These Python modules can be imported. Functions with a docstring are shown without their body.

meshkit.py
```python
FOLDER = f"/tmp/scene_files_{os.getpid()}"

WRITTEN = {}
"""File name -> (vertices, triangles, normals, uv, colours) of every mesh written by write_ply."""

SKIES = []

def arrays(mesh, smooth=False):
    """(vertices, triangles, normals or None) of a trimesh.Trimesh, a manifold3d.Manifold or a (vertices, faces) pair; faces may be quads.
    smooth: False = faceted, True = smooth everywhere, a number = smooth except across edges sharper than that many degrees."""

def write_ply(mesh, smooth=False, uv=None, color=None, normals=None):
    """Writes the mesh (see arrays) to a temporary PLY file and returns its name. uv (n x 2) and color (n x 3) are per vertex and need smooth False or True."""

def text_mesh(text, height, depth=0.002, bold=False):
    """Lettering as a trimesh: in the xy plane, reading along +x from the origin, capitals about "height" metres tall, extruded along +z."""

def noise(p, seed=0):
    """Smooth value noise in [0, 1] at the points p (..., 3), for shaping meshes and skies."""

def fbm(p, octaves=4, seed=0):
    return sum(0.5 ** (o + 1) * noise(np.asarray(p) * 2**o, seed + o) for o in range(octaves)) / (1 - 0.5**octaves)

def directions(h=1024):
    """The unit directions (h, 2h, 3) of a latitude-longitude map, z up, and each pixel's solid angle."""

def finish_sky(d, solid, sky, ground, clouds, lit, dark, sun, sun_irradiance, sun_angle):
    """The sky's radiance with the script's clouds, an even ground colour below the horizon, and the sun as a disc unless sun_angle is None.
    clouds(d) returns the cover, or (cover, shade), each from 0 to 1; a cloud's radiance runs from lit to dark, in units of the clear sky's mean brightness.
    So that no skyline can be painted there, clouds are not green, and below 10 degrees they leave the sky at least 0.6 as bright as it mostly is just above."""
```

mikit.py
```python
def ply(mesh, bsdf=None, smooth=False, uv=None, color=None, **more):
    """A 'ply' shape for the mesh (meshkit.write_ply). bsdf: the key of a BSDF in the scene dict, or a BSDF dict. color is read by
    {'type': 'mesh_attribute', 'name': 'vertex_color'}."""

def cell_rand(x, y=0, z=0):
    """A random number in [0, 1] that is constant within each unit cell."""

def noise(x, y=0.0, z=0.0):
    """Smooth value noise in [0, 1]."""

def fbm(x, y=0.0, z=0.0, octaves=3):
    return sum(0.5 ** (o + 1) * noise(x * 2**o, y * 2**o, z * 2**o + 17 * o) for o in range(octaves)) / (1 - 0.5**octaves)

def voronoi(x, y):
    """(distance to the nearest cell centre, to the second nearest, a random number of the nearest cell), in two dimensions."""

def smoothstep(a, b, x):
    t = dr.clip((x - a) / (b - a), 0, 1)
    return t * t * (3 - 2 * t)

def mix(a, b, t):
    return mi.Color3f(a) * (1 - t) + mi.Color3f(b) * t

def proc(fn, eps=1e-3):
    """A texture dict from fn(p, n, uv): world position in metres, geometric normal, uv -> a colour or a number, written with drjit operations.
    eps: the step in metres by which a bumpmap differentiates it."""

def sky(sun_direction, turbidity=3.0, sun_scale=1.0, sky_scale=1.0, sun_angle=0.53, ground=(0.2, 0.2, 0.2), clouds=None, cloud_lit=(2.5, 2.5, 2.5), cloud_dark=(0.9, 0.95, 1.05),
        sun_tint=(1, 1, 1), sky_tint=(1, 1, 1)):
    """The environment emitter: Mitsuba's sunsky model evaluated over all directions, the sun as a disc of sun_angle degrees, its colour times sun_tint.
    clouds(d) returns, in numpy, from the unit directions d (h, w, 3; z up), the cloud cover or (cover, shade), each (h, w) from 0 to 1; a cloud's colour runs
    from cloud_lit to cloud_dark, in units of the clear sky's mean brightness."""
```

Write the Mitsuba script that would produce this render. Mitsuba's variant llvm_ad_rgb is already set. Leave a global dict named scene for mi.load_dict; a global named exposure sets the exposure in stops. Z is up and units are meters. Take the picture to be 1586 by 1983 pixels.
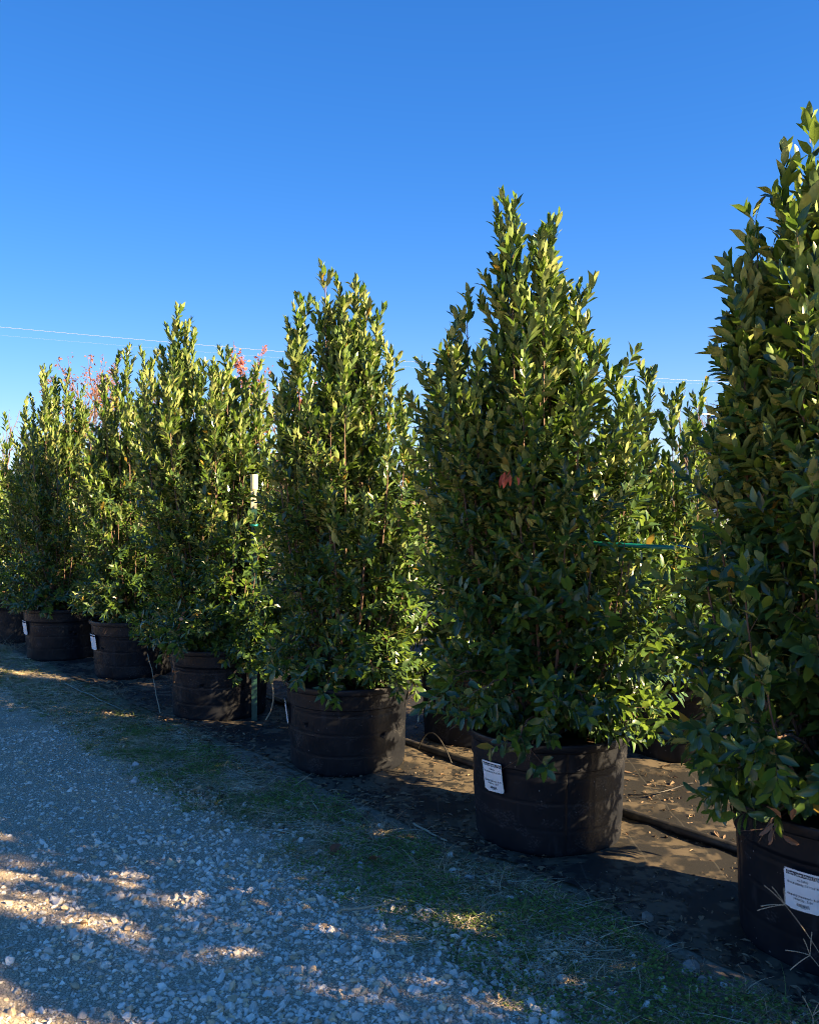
import math
import numpy as np
import trimesh
import drjit as dr
import mitsuba as mi
import mikit
import meshkit
from mikit import proc, noise, fbm, voronoi, cell_rand, smoothstep, mix

T = mi.ScalarTransform4f
PI = math.pi
scene, labels = {}, {}

# ------------------------------------------------------------------ camera, sky, exposure
EYE = np.array([0.0, 0.0, 1.63])
scene['camera'] = {'type': 'perspective', 'fov': 49.6, 'fov_axis': 'x', 'near_clip': 0.05, 'far_clip': 3000.0,
                   'to_world': T().look_at(origin=[0, 0, 1.63], target=[0, 10, 1.63 - 0.1136], up=[0, 0, 1])}
SUN_AZ = np.array([0.913, -0.407])
SUN_EL = 24.2
sun = [SUN_AZ[0], SUN_AZ[1], math.tan(math.radians(SUN_EL))]
# thin haze all round the horizon
scene['sky'] = mikit.sky(sun, turbidity=2.2, sun_scale=2.25, sky_scale=1.0, sky_tint=(0.19, 0.535, 1.0), sun_tint=(1.0, 0.965, 0.88),
                         clouds=lambda d: 0.8 * np.exp(-d[..., 2] / 0.075), cloud_lit=(4.0, 4.0, 3.6))
exposure = 3.0

# ------------------------------------------------------------------ helpers
def numbered(name):
    if name not in labels and name not in scene and not any(k.startswith(name + '__') for k in scene):
        return name
    i = 1
    while True:
        k = f'{name}_{i:03d}'
        if k not in labels and k not in scene:
            return k
        i += 1

COUNT = {}
def key_for(parent, name):
    base = f'{parent}__{name}' if parent else name
    n = COUNT.get(base, 0)
    COUNT[base] = n + 1
    return base if n == 0 else f'{base}_{n:03d}'

def thing(name, label, cat, group=None):
    key = numbered(name)
    labels[key] = {'label': label, 'category': cat}
    if group:
        labels[key]['group'] = group
    return key

def part(parent, name, mesh, bsdf, smooth=False, color=None, kind=None, label=None, **kw):
    k = key_for(parent, name)
    scene[k] = mikit.ply(mesh, bsdf, smooth=smooth, color=color, **kw)
    if kind or label:
        labels[k] = {}
        if kind:
            labels[k]['kind'] = kind
        if label:
            labels[k]['label'] = label
    return k

def struct(name, mesh, bsdf, label, cat, smooth=False, color=None, kind='structure'):
    scene[name] = mikit.ply(mesh, bsdf, smooth=smooth, color=color)
    labels[name] = {'label': label, 'category': cat, 'kind': kind}

def unit(v):
    v = np.asarray(v, float)
    return v / np.maximum(np.linalg.norm(v, axis=-1, keepdims=True), 1e-9)

def cat_meshes(ms):
    vs, fs, at = [], [], 0
    for v, f in ms:
        vs.append(v); fs.append(np.asarray(f) + at); at += len(v)
    return np.vstack(vs), np.vstack(fs)

def tube(pts, radii, sides=6, cap=True):
    p = np.asarray(pts, float)
    r = np.broadcast_to(np.asarray(radii, float), (len(p),))
    t = unit(np.gradient(p, axis=0))
    a = np.cross(t, np.where(np.abs(t[:, 2:]) < 0.9, [0, 0, 1.0], [1.0, 0, 0])); a = unit(a)
    b = np.cross(t, a)
    ang = np.arange(sides) * 2 * PI / sides
    v = p[:, None] + r[:, None, None] * (np.cos(ang)[None, :, None] * a[:, None] + np.sin(ang)[None, :, None] * b[:, None])
    i, j = np.meshgrid(np.arange(len(p) - 1), np.arange(sides), indexing='ij')
    q = np.stack([i * sides + j, i * sides + (j + 1) % sides, (i + 1) * sides + (j + 1) % sides, (i + 1) * sides + j], -1).reshape(-1, 4)
    f = np.vstack([q[:, [0, 1, 2]], q[:, [0, 2, 3]]])
    v = v.reshape(-1, 3)
    if cap:
        n = len(v)
        v = np.vstack([v, p[:1], p[-1:]])
        k = np.arange(sides)
        f = np.vstack([f, np.stack([(k + 1) % sides, k, np.full(sides, n)], 1),
                       np.stack([(len(p) - 1) * sides + k, (len(p) - 1) * sides + (k + 1) % sides, np.full(sides, n + 1)], 1)])
    return v, f

def bezier(p0, p1, p2, n):
    t = np.linspace(0, 1, n)[:, None]
    return (1 - t) ** 2 * np.asarray(p0) + 2 * t * (1 - t) * np.asarray(p1) + t * t * np.asarray(p2)

def box(lo, hi):
    m = trimesh.creation.box(bounds=[lo, hi])
    return np.array(m.vertices), np.array(m.faces)

def lathe(profile, segs=96):
    pr = np.asarray(profile, float)
    ang = np.arange(segs) * 2 * PI / segs
    v = np.stack([pr[:, None, 0] * np.cos(ang), pr[:, None, 0] * np.sin(ang), np.repeat(pr[:, 1:], segs, 1)], -1).reshape(-1, 3)
    i, j = np.meshgrid(np.arange(len(pr) - 1), np.arange(segs), indexing='ij')
    q = np.stack([i * segs + j, i * segs + (j + 1) % segs, (i + 1) * segs + (j + 1) % segs, (i + 1) * segs + j], -1).reshape(-1, 4)
    return v, np.vstack([q[:, [0, 1, 2]], q[:, [0, 2, 3]]])

# ------------------------------------------------------------------ layout: the row runs along ROW, the aisle lies on the -NRM side
ROW = unit(np.array([-0.64, 0.77]))
NRM = np.array([ROW[1], -ROW[0]])          # away from the aisle
ROW_OFF = 3.09
def to_xy(d, s):
    """d: distance from the row line (negative towards the aisle), s: distance along the row."""
    d, s = np.asarray(d, float), np.asarray(s, float)
    return (ROW_OFF + d)[..., None] * NRM + s[..., None] * ROW
def row_d(x, y):
    return x * NRM[0] + y * NRM[1] - ROW_OFF
def ground_h(x, y):
    p = np.stack([x, y, np.zeros_like(x)], -1)
    d = row_d(x, y)
    w = np.clip((-0.25 - d) / 0.3, 0, 1)
    return w * (0.035 * (meshkit.fbm(p * 1.7, 3, 3) - 0.5) + 0.02 * (meshkit.noise(p * 7.0, 9) - 0.5))

# ------------------------------------------------------------------ materials
def rgb(*c):
    return {'type': 'rgb', 'value': list(c)}
VC = {'type': 'mesh_attribute', 'name': 'vertex_color'}

def underside(p, n, uv):
    k = noise(p.x * 14, p.y * 14, p.z * 9)
    g = noise(p.x * 160 + 9, p.y * 160, p.z * 70)
    return mix((0.11, 0.185, 0.05), (0.26, 0.295, 0.095), smoothstep(0.2, 0.8, k)) * (0.86 + 0.28 * g)
scene['mat_leaf'] = {'type': 'twosided',
    'front': {'type': 'principled', 'base_color': VC, 'roughness': 0.30, 'specular': 0.5},
    'back': {'type': 'principled', 'base_color': proc(underside), 'roughness': 0.62, 'specular': 0.3}}
scene['mat_young_leaf'] = {'type': 'principledthin', 'base_color': VC, 'roughness': 0.36, 'diff_trans': 0.8, 'eta': 1.4}
scene['mat_dead_leaf'] = {'type': 'twosided', 'bsdf': {'type': 'principled', 'base_color': VC, 'roughness': 0.7}}
scene['mat_autumn_leaf'] = {'type': 'principledthin', 'base_color': VC, 'roughness': 0.6, 'diff_trans': 0.9}

def bark(p, n, uv):
    k = fbm(p.x * 60, p.y * 60, p.z * 22)
    return mix((0.07, 0.04, 0.028), (0.19, 0.12, 0.085), k)
scene['mat_bark'] = {'type': 'twosided', 'bsdf': {'type': 'principled', 'base_color': proc(bark), 'roughness': 0.75}}

def plastic(p, n, uv):
    k = fbm(p.x * 6, p.y * 6, p.z * 3, 4)
    sp = noise(p.x * 95, p.y * 95, p.z * 60)
    scuff = smoothstep(0.62, 0.8, fbm(p.x * 24, p.y * 24, p.z * 5 + 3, 3))
    base = mix((0.004, 0.005, 0.008), (0.008, 0.0095, 0.014), k)
    base = mix(base, (0.024, 0.026, 0.031), 0.55 * scuff)
    dust = smoothstep(0.56, 0.7, fbm(p.x * 9 + 4, p.y * 9, p.z * 12, 4)) * smoothstep(0.4, 0.75, noise(p.x * 150, p.y * 150, p.z * 150))
    base = mix(base, (0.10, 0.10, 0.105), 0.2 * dust)
    return mix(base, (0.22, 0.21, 0.2), smoothstep(0.925, 0.955, sp) * smoothstep(0.45, 0.6, k))
def plastic_rough(p, n, uv):
    return 0.34 + 0.25 * fbm(p.x * 18, p.y * 18, p.z * 9)
scene['mat_plastic'] = {'type': 'twosided', 'bsdf': {'type': 'principled', 'base_color': proc(plastic), 'roughness': proc(plastic_rough), 'specular': 0.28}}

def soil(p, n, uv):
    k = fbm(p.x * 40, p.y * 40, p.z * 40, 4)
    return mix((0.03, 0.022, 0.016), (0.10, 0.075, 0.05), k)
scene['mat_soil'] = {'type': 'twosided', 'bsdf': {'type': 'diffuse', 'reflectance': proc(soil)}}

def earth(p, n, uv):
    k = fbm(p.x * 2.3, p.y * 2.3, 0, 4)
    g = fbm(p.x * 55, p.y * 55, 2, 3)
    c = mix((0.14, 0.115, 0.085), (0.34, 0.29, 0.22), g)
    return mix(c, (0.10, 0.115, 0.05), 0.6 * smoothstep(0.42, 0.62, k))
scene['mat_earth'] = {'type': 'twosided', 'bsdf': {'type': 'diffuse', 'reflectance': proc(earth)}}

def road(p, n, uv):
    a, b, c = voronoi(p.x * 75, p.y * 75)
    a2, b2, c2 = voronoi(p.x * 160 + 7, p.y * 160)
    edge = smoothstep(0.02, 0.22, b - a)
    edge2 = smoothstep(0.02, 0.25, b2 - a2)
    k = fbm(p.x * 1.6, p.y * 1.6, 5, 3)
    col = mix((0.40, 0.335, 0.245), (0.72, 0.62, 0.47), 0.6 * c + 0.4 * c2)
    gap = mix((0.19, 0.155, 0.11), (0.29, 0.24, 0.17), k)
    return mix(gap, col, edge * (0.5 + 0.5 * edge2))
def road_bump(p, n, uv):
    a, b, c = voronoi(p.x * 75, p.y * 75)
    a2, b2, c2 = voronoi(p.x * 160 + 7, p.y * 160)
    return smoothstep(0.0, 0.5, b - a) * (0.4 + 0.6 * c) + 0.4 * smoothstep(0.0, 0.5, b2 - a2)
scene['mat_road'] = {'type': 'twosided', 'bsdf': {'type': 'bumpmap', 'scale': 0.006, 'nested_texture': proc(road_bump, 0.002),
                     'bsdf': {'type': 'diffuse', 'reflectance': proc(road)}}}

def fabric(p, n, uv):
    k = fbm(p.x * 3.2, p.y * 3.2, 1, 4)
    g = fbm(p.x * 30, p.y * 30, 4, 3)
    w = 0.5 + 0.5 * dr.sin(p.x * 900) * dr.sin(p.y * 900)
    w = dr.select(dr.abs(p.x * 3.3 - dr.floor(p.x * 3.3) - 0.5) < 0.012, 2.2, w)      # the weave's marking threads
    base = mix((0.010, 0.010, 0.0105), (0.021, 0.021, 0.020), w)
    dirt = smoothstep(0.44, 0.66, k) * smoothstep(0.30, 0.62, g) + 0.8 * smoothstep(0.60, 0.72, fbm(p.x * 11, p.y * 11, 9, 3))
    d = p.x * float(NRM[0]) + p.y * float(NRM[1]) - ROW_OFF
    edge = smoothstep(-0.05, -0.32, d + 0.30 * (k - 0.5)) * smoothstep(0.40, 0.56, g)
    return mix(base, (0.095, 0.078, 0.055), dr.clip(dirt + edge, 0, 1))
scene['mat_fabric'] = {'type': 'twosided', 'bsdf': {'type': 'principled', 'base_color': proc(fabric), 'roughness': 0.7, 'specular': 0.3}}

def stone(p, n, uv):
    g = fbm(p.x * 120, p.y * 120, p.z * 120, 3)
    return 0.7 + 0.55 * g
scene['mat_stone'] = {'type': 'twosided', 'bsdf': {'type': 'diffuse', 'reflectance': VC}}
scene['mat_grass'] = {'type': 'principledthin', 'base_color': VC, 'roughness': 0.5, 'diff_trans': 0.8}
scene['mat_straw'] = {'type': 'twosided', 'bsdf': {'type': 'diffuse', 'reflectance': VC}}

def paper(p, n, uv):
    g = fbm(p.x * 45, p.y * 45, p.z * 45, 3)
    return mix((0.70, 0.70, 0.70), (0.82, 0.82, 0.80), g)
scene['mat_paper'] = {'type': 'twosided', 'bsdf': {'type': 'principled', 'base_color': proc(paper), 'roughness': 0.5}}
scene['mat_ink'] = {'type': 'twosided', 'bsdf': {'type': 'diffuse', 'reflectance': rgb(0.018, 0.018, 0.022)}}

def black_pipe(p, n, uv):
    g = fbm(p.x * 22, p.y * 22, p.z * 22, 3)
    return mix((0.012, 0.012, 0.012), (0.05, 0.043, 0.034), smoothstep(0.4, 0.75, g))
scene['mat_pipe'] = {'type': 'twosided', 'bsdf': {'type': 'principled', 'base_color': proc(black_pipe), 'roughness': 0.55}}

def post_green(p, n, uv):
    g = fbm(p.x * 90, p.y * 90, p.z * 20, 3)
    return mix((0.012, 0.05, 0.038), (0.035, 0.10, 0.08), g)
scene['mat_post_green'] = {'type': 'twosided', 'bsdf': {'type': 'principled', 'base_color': proc(post_green), 'roughness': 0.45}}
def cream(p, n, uv):
    g = fbm(p.x * 60, p.y * 60, p.z * 30, 3)
    return mix((0.60, 0.54, 0.34), (0.74, 0.69, 0.47), g)
scene['mat_cream'] = {'type': 'twosided', 'bsdf': {'type': 'principled', 'base_color': proc(cream), 'roughness': 0.45}}
scene['mat_stud'] = {'type': 'twosided', 'bsdf': {'type': 'principled', 'base_color': rgb(0.018, 0.03, 0.028), 'roughness': 0.5}}
scene['mat_tie'] = {'type': 'twosided', 'bsdf': {'type': 'principled', 'base_color': rgb(0.02, 0.42, 0.40), 'roughness': 0.4}}
def teal(p, n, uv):
    g = fbm(p.x * 40, p.y * 80, p.z * 80, 3)
    return mix((0.0, 0.13, 0.105), (0.01, 0.21, 0.17), g)
scene['mat_teal'] = {'type': 'twosided', 'bsdf': {'type': 'principled', 'base_color': proc(teal), 'roughness': 0.4}}
def pole_wood(p, n, uv):
    g = fbm(p.x * 8, p.y * 8, p.z * 1.2, 4)
    return mix((0.09, 0.06, 0.045), (0.20, 0.145, 0.11), g)
scene['mat_pole'] = {'type': 'twosided', 'bsdf': {'type': 'diffuse', 'reflectance': proc(pole_wood)}}
scene['mat_wire'] = {'type': 'twosided', 'bsdf': {'type': 'principled', 'base_color': rgb(0.30, 0.32, 0.36), 'roughness': 0.55, 'metallic': 0.3}}
def shingle_col(p, n, uv):
    g = cell_rand(p.x * 3.3, p.z * 7)
    return mix((0.13, 0.085, 0.07), (0.23, 0.16, 0.13), 0.5 * g + 0.5 * fbm(p.x * 2, p.y * 2, p.z * 4))
scene['mat_roof'] = {'type': 'twosided', 'bsdf': {'type': 'diffuse', 'reflectance': proc(shingle_col)}}
def siding(p, n, uv):
    g = fbm(p.x * 3, p.y * 3, p.z * 3, 3)
    return mix((0.55, 0.55, 0.54), (0.70, 0.70, 0.68), g)
scene['mat_siding'] = {'type': 'twosided', 'bsdf': {'type': 'diffuse', 'reflectance': proc(siding)}}
scene['mat_pane'] = {'type': 'twosided', 'bsdf': {'type': 'principled', 'base_color': rgb(0.03, 0.035, 0.04), 'roughness': 0.08, 'specular': 0.6}}

# ------------------------------------------------------------------ setting: ground, gravel road, weed fabric
def build_ground():
    def axis(lo, hi, step, far):
        core = np.arange(lo, hi + 1e-6, step)
        out = np.geomspace(1.0, far, 14)
        return np.concatenate([lo - out[::-1], core, hi + out])
    xs, ys = axis(-8, 5, 0.085, 900), axis(-2, 15, 0.085, 1500)
    X, Y = np.meshgrid(xs, ys)
    Z = np.where((np.abs(X + 1.5) < 6.6) & (Y > -2.1) & (Y < 15.1), ground_h(X, Y), -0.005)
    v = np.stack([X, Y, Z], -1).reshape(-1, 3)
    nx, ny = len(xs), len(ys)
    i, j = np.meshgrid(np.arange(ny - 1), np.arange(nx - 1), indexing='ij')
    q = np.stack([i * nx + j, i * nx + j + 1, (i + 1) * nx + j + 1, (i + 1) * nx + j], -1).reshape(-1, 4)
    struct('ground', (v, q), 'mat_earth', 'bare brown earth with sparse green under the nursery', 'ground', smooth=True)

def strip(d0, d1, s0, s1, nd, ns, lift, extra=None):
    s = np.linspace(s0, s1, ns)
    t = np.linspace(0, 1, nd)
    D0, D1 = d0(s), d1(s)
    D = D0[:, None] + (D1 - D0)[:, None] * t[None]
    S = np.repeat(s[:, None], nd, 1)
    xy = to_xy(D, S)
    z = ground_h(xy[..., 0], xy[..., 1]) + lift
    if extra is not None:
        z = z + extra(xy[..., 0], xy[..., 1], D)
    v = np.concatenate([xy, z[..., None]], -1).reshape(-1, 3)
    i, j = np.meshgrid(np.arange(ns - 1), np.arange(nd - 1), indexing='ij')
    q = np.stack([i * nd + j, (i + 1) * nd + j, (i + 1) * nd + j + 1, i * nd + j + 1], -1).reshape(-1, 4)
    return v, q[:, ::-1]

def nz(s, f, seed):
    p = np.stack([s * f, np.full_like(s, seed * 3.7), np.zeros_like(s)], -1)
    return meshkit.fbm(p, 3, seed) - 0.5

def road_edge(s):
    return -0.86 + 0.42 * nz(s, 0.9, 4)
def fabric_edge(s):
    return -0.24 + 0.18 * nz(s, 2.2, 6)

build_ground()
struct('gravel_road', strip(lambda s: np.full_like(s, -7.0), road_edge, -6, 22, 90, 420, 0.005), 'mat_road',
       'compacted pale gravel road running along the row of pots', 'road', smooth=True)
def wrinkles(x, y, D):
    p = np.stack([x * 5, y * 5, 0 * x], -1)
    r = 1 - np.abs(2 * meshkit.noise(p, 21) - 1)
    return 0.020 * r ** 4 * np.clip((D + 0.4) * 4, 0, 1) + 0.004 * meshkit.noise(p * 3, 22)
struct('weed_fabric', strip(fabric_edge, lambda s: np.full_like(s, 9.0), -6, 22, 110, 300, 0.004, wrinkles), 'mat_fabric',
       'dark woven weed cloth with dirt under the potted shrubs', 'weed cloth', smooth=True)

# ------------------------------------------------------------------ leaves
ROWS = {12: np.array([0.34, 0.64, 0.88]), 8: np.array([0.40, 0.78]), 4: np.array([0.55])}
def leaf_width(t):
    return np.clip(np.sin(PI * np.clip(t, 0, 1) ** 0.92), 0, 1) ** 0.78

def leaf_mesh(L, detail=12):
    """L: dict of arrays o, d, n, len, wid, fold, curl -> vertices (N, k, 3), faces (m, 3) of one leaf."""
    rows = ROWS[detail]
    t = np.concatenate([[0.0], np.repeat(rows, 3), [1.0]])
    s = np.concatenate([[0.0], np.tile([-1.0, 0.0, 1.0], len(rows)), [0.0]])
    w = leaf_width(t)
    side = np.cross(L['d'], L['n'])
    ln, wd = L['len'][:, None], L['wid'][:, None]
    along = ln * t[None]
    across = 0.5 * wd * (w * s)[None]
    up = L['fold'][:, None] * np.abs(across) - L['curl'][:, None] * ln * (t[None] ** 2.0) + 0.10 * wd * np.sin(7 * t + 2.0 * s)[None] * np.abs(s)[None]
    v = L['o'][:, None] + along[..., None] * L['d'][:, None] + across[..., None] * side[:, None] + up[..., None] * L['n'][:, None]
    f = [[0, 2, 1], [0, 3, 2]]
    R = len(rows)
    for r in range(R - 1):
        a, b = 1 + 3 * r, 4 + 3 * r
        f += [[a, a + 1, b + 1], [a, b + 1, b], [a + 1, a + 2, b + 2], [a + 1, b + 2, b + 1]]
    a, e = 1 + 3 * (R - 1), 1 + 3 * R
    f += [[a, a + 1, e], [a + 1, a + 2, e]]
    return v, np.array(f)

def pack(v, f, col):
    N, k = v.shape[:2]
    fs = (f[None] + (np.arange(N) * k)[:, None, None]).reshape(-1, 3)
    return (v.reshape(-1, 3), fs), np.repeat(col, k, axis=0)

def perp(a, rng):
    r = rng.normal(size=a.shape)
    return unit(r - (r * a).sum(-1, keepdims=True) * a)

def leaves_on_shoots(base, axis, length, upness, rng, per_m=78, leaf=(0.066, 0.094)):
    """Leaves set spirally round straight shoots."""
    n = np.maximum(6, (length * per_m).astype(int))
    idx = np.repeat(np.arange(len(n)), n)
    k = np.concatenate([np.arange(m) for m in n])
    t = 0.10 + 0.90 * (k + rng.uniform(0, 0.8, len(k))) / n[idx]
    a = axis[idx]
    u = perp(axis, rng)[idx]
    w = np.cross(a, u)
    ph = k * 2.39996 + rng.uniform(-0.35, 0.35, len(k))
    rad = np.cos(ph)[:, None] * u + np.sin(ph)[:, None] * w
    up = upness[idx]
    th = np.radians((68 - 40 * up) * (1.18 - 0.62 * t ** 2) + rng.normal(0, 10, len(k)))
    d = np.cos(th)[:, None] * a + np.sin(th)[:, None] * rad
    nn = np.sin(th)[:, None] * a - np.cos(th)[:, None] * rad
    low = (1 - up)[:, None]
    d = unit(d + np.array([0, 0, 1.0]) * (0.28 * up[:, None] - 0.30 * low) + rng.normal(0, 0.13, d.shape))
    nn = nn + np.array([0, 0, 1.0]) * (0.15 + 0.9 * low) + rng.normal(0, 0.22, nn.shape)
    nn = unit(nn - (nn * d).sum(-1, keepdims=True) * d)
    tip = np.clip((t - 0.75) / 0.25, 0, 1)
    ln = rng.uniform(leaf[0], leaf[1], len(k)) * (1 - 0.25 * tip) * rng.uniform(0.85, 1.08, len(k))
    return {'o': base[idx] + a * (length[idx] * t)[:, None], 'd': d, 'n': nn, 'len': ln,
            'wid': ln * rng.uniform(0.35, 0.46, len(k)), 'fold': rng.uniform(0.05, 0.55, len(k)),
            'curl': rng.uniform(-0.06, 0.22, len(k)), 'tip': tip, 'up': up}

def radius_at(z, R, H):
    """Crown radius of a shrub at height z."""
    return R * np.interp(z / H, [0.15, 0.22, 0.36, 0.52, 0.70, 0.86, 1.0], [0.86, 1.0, 1.0, 0.88, 0.60, 0.32, 0.06])

def grow(seed, tips, R, H, fill=28, spacing=0.070, leaf=(0.063, 0.089), skirt=22, per_m=84, lean=(0, 0), sl=1.0, erect=0.9):
    """A shrub about the origin: leaders to the tips (dx, dy, z), fillers round the crown; returns leaves and stems."""
    rng = np.random.default_rng(seed)
    paths = []
    for (x, y, z) in tips:
        p0 = np.array([0.12 * x, 0.12 * y, 0.5])
        p1 = np.array([1.02 * x, 1.02 * y, 0.5 + 0.42 * (z - 0.5)])
        paths.append((bezier(p0, p1, (x, y, z), 22), 0.9))
    for i in range(fill):
        z = H * (0.30 + 0.58 * ((i * 0.618 + 0.13) % 1.0) ** 0.9)
        az = i * 2.39996 + rng.uniform(-0.25, 0.25)
        r = radius_at(z, R, H) * rng.uniform(0.62, 1.0)
        tip = np.array([r * math.cos(az) + lean[0] * z / H, r * math.sin(az) + lean[1] * z / H, z])
        p0 = np.array([0, 0, max(0.46, z - 1.15)])
        p1 = np.array([tip[0] * 0.95, tip[1] * 0.95, p0[2] + 0.38 * (z - p0[2])])
        paths.append((bezier(p0, p1, tip, 18), 0.55))
    for i in range(skirt):
        az = i * 2 * PI / skirt + rng.uniform(-0.3, 0.3)
        r = R * rng.uniform(0.72, 0.98)
        z = rng.uniform(0.44, 0.80)
        tip = np.array([r * math.cos(az), r * math.sin(az), z])
        paths.append((bezier((0, 0, 0.47), (tip[0] * 0.6, tip[1] * 0.6, z + 0.22), tip, 14), 0.15))
    base, axis, length, upn, stems = [], [], [], [], []
    for P, kind in paths:
        seg = np.linalg.norm(np.diff(P, axis=0), axis=1)
        S = np.concatenate([[0], np.cumsum(seg)])
        tot = S[-1]
        n = int(tot * 0.86 / spacing)
        s = tot * (0.14 + 0.84 * (np.arange(n) + rng.uniform(0, 0.9, n)) / max(n, 1))
        pos = np.stack([np.interp(s, S, P[:, k]) for k in range(3)], -1)
        tan = unit(np.stack([np.interp(s + 0.02, S, P[:, k]) - np.interp(s - 0.02, S, P[:, k]) for k in range(3)], -1))
        f = s / tot
        ph = np.arange(n) * 2.39996 + rng.uniform(0, 6)
        u = unit(np.cross(tan, [0.3, 0.9, 0.2])); w = np.cross(tan, u)
        rad = np.cos(ph)[:, None] * u + np.sin(ph)[:, None] * w
        out = np.concatenate([pos[:, :2], np.zeros((n, 1))], 1)
        out = out / (np.linalg.norm(out, axis=1, keepdims=True) + 0.12)
        zrel = np.clip((pos[:, 2] - 0.55) / (H - 0.55), 0, 1)
        up = np.clip(0.10 + 1.15 * erect * zrel, 0, 1)
        ax = unit(tan * (0.55 + 0.35 * up)[:, None] + rad * (0.75 - 0.25 * up)[:, None] + out * (0.55 * (1 - up))[:, None] + np.array([0, 0, 1.0]) * (0.55 * up - 0.12)[:, None])
        ln = np.interp(f, [0, 0.5, 0.8, 1.0], [0.31, 0.31, 0.24, 0.14]) * rng.uniform(0.55, 1.2, n) * sl
        base.append(pos); axis.append(ax); length.append(ln); upn.append(up)
        # the leader's own tip
        base.append(P[-5:-4]); axis.append(unit(P[-1:] - P[-5:-4])); length.append(np.array([np.linalg.norm(P[-1] - P[-5])])); upn.append(np.array([1.0 if kind > 0.5 else 0.4]))
        stems.append(tube(P[::2], np.linspace(0.010, 0.0022, len(P[::2])), 4, cap=False))
    base, axis, length, upn = np.vstack(base), np.vstack(axis), np.concatenate(length), np.concatenate(upn)
    # the shoots stand in sprays with open pockets between them
    mid = base + axis * (0.6 * length)[:, None]
    thick = meshkit.noise(mid * 6.5, seed)
    zk = np.clip((mid[:, 2] - 0.55) / (H - 0.55), 0, 1)
    kp = rng.uniform(size=len(base)) < np.clip((thick - 0.35 + 0.20 * zk + 0.25 * (mid[:, 2] < 0.72)) / 0.10, 0.10, 1)
    base, axis, length, upn = base[kp], axis[kp], length[kp], upn[kp]
    L = leaves_on_shoots(base, axis, length, upn, rng, per_m, leaf)
    # stems of the shoots
    u = perp(axis, rng); w = np.cross(axis, u)
    rr = 0.0019
    tri = np.stack([base + u * rr, base + (-0.5 * u + 0.87 * w) * rr, base + (-0.5 * u - 0.87 * w) * rr, base + axis * length[:, None]], 1)
    tf = np.array([[0, 1, 3], [1, 2, 3], [2, 0, 3]])
    stems.append(pack(tri, tf, np.zeros((len(tri), 3)))[0])
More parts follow.
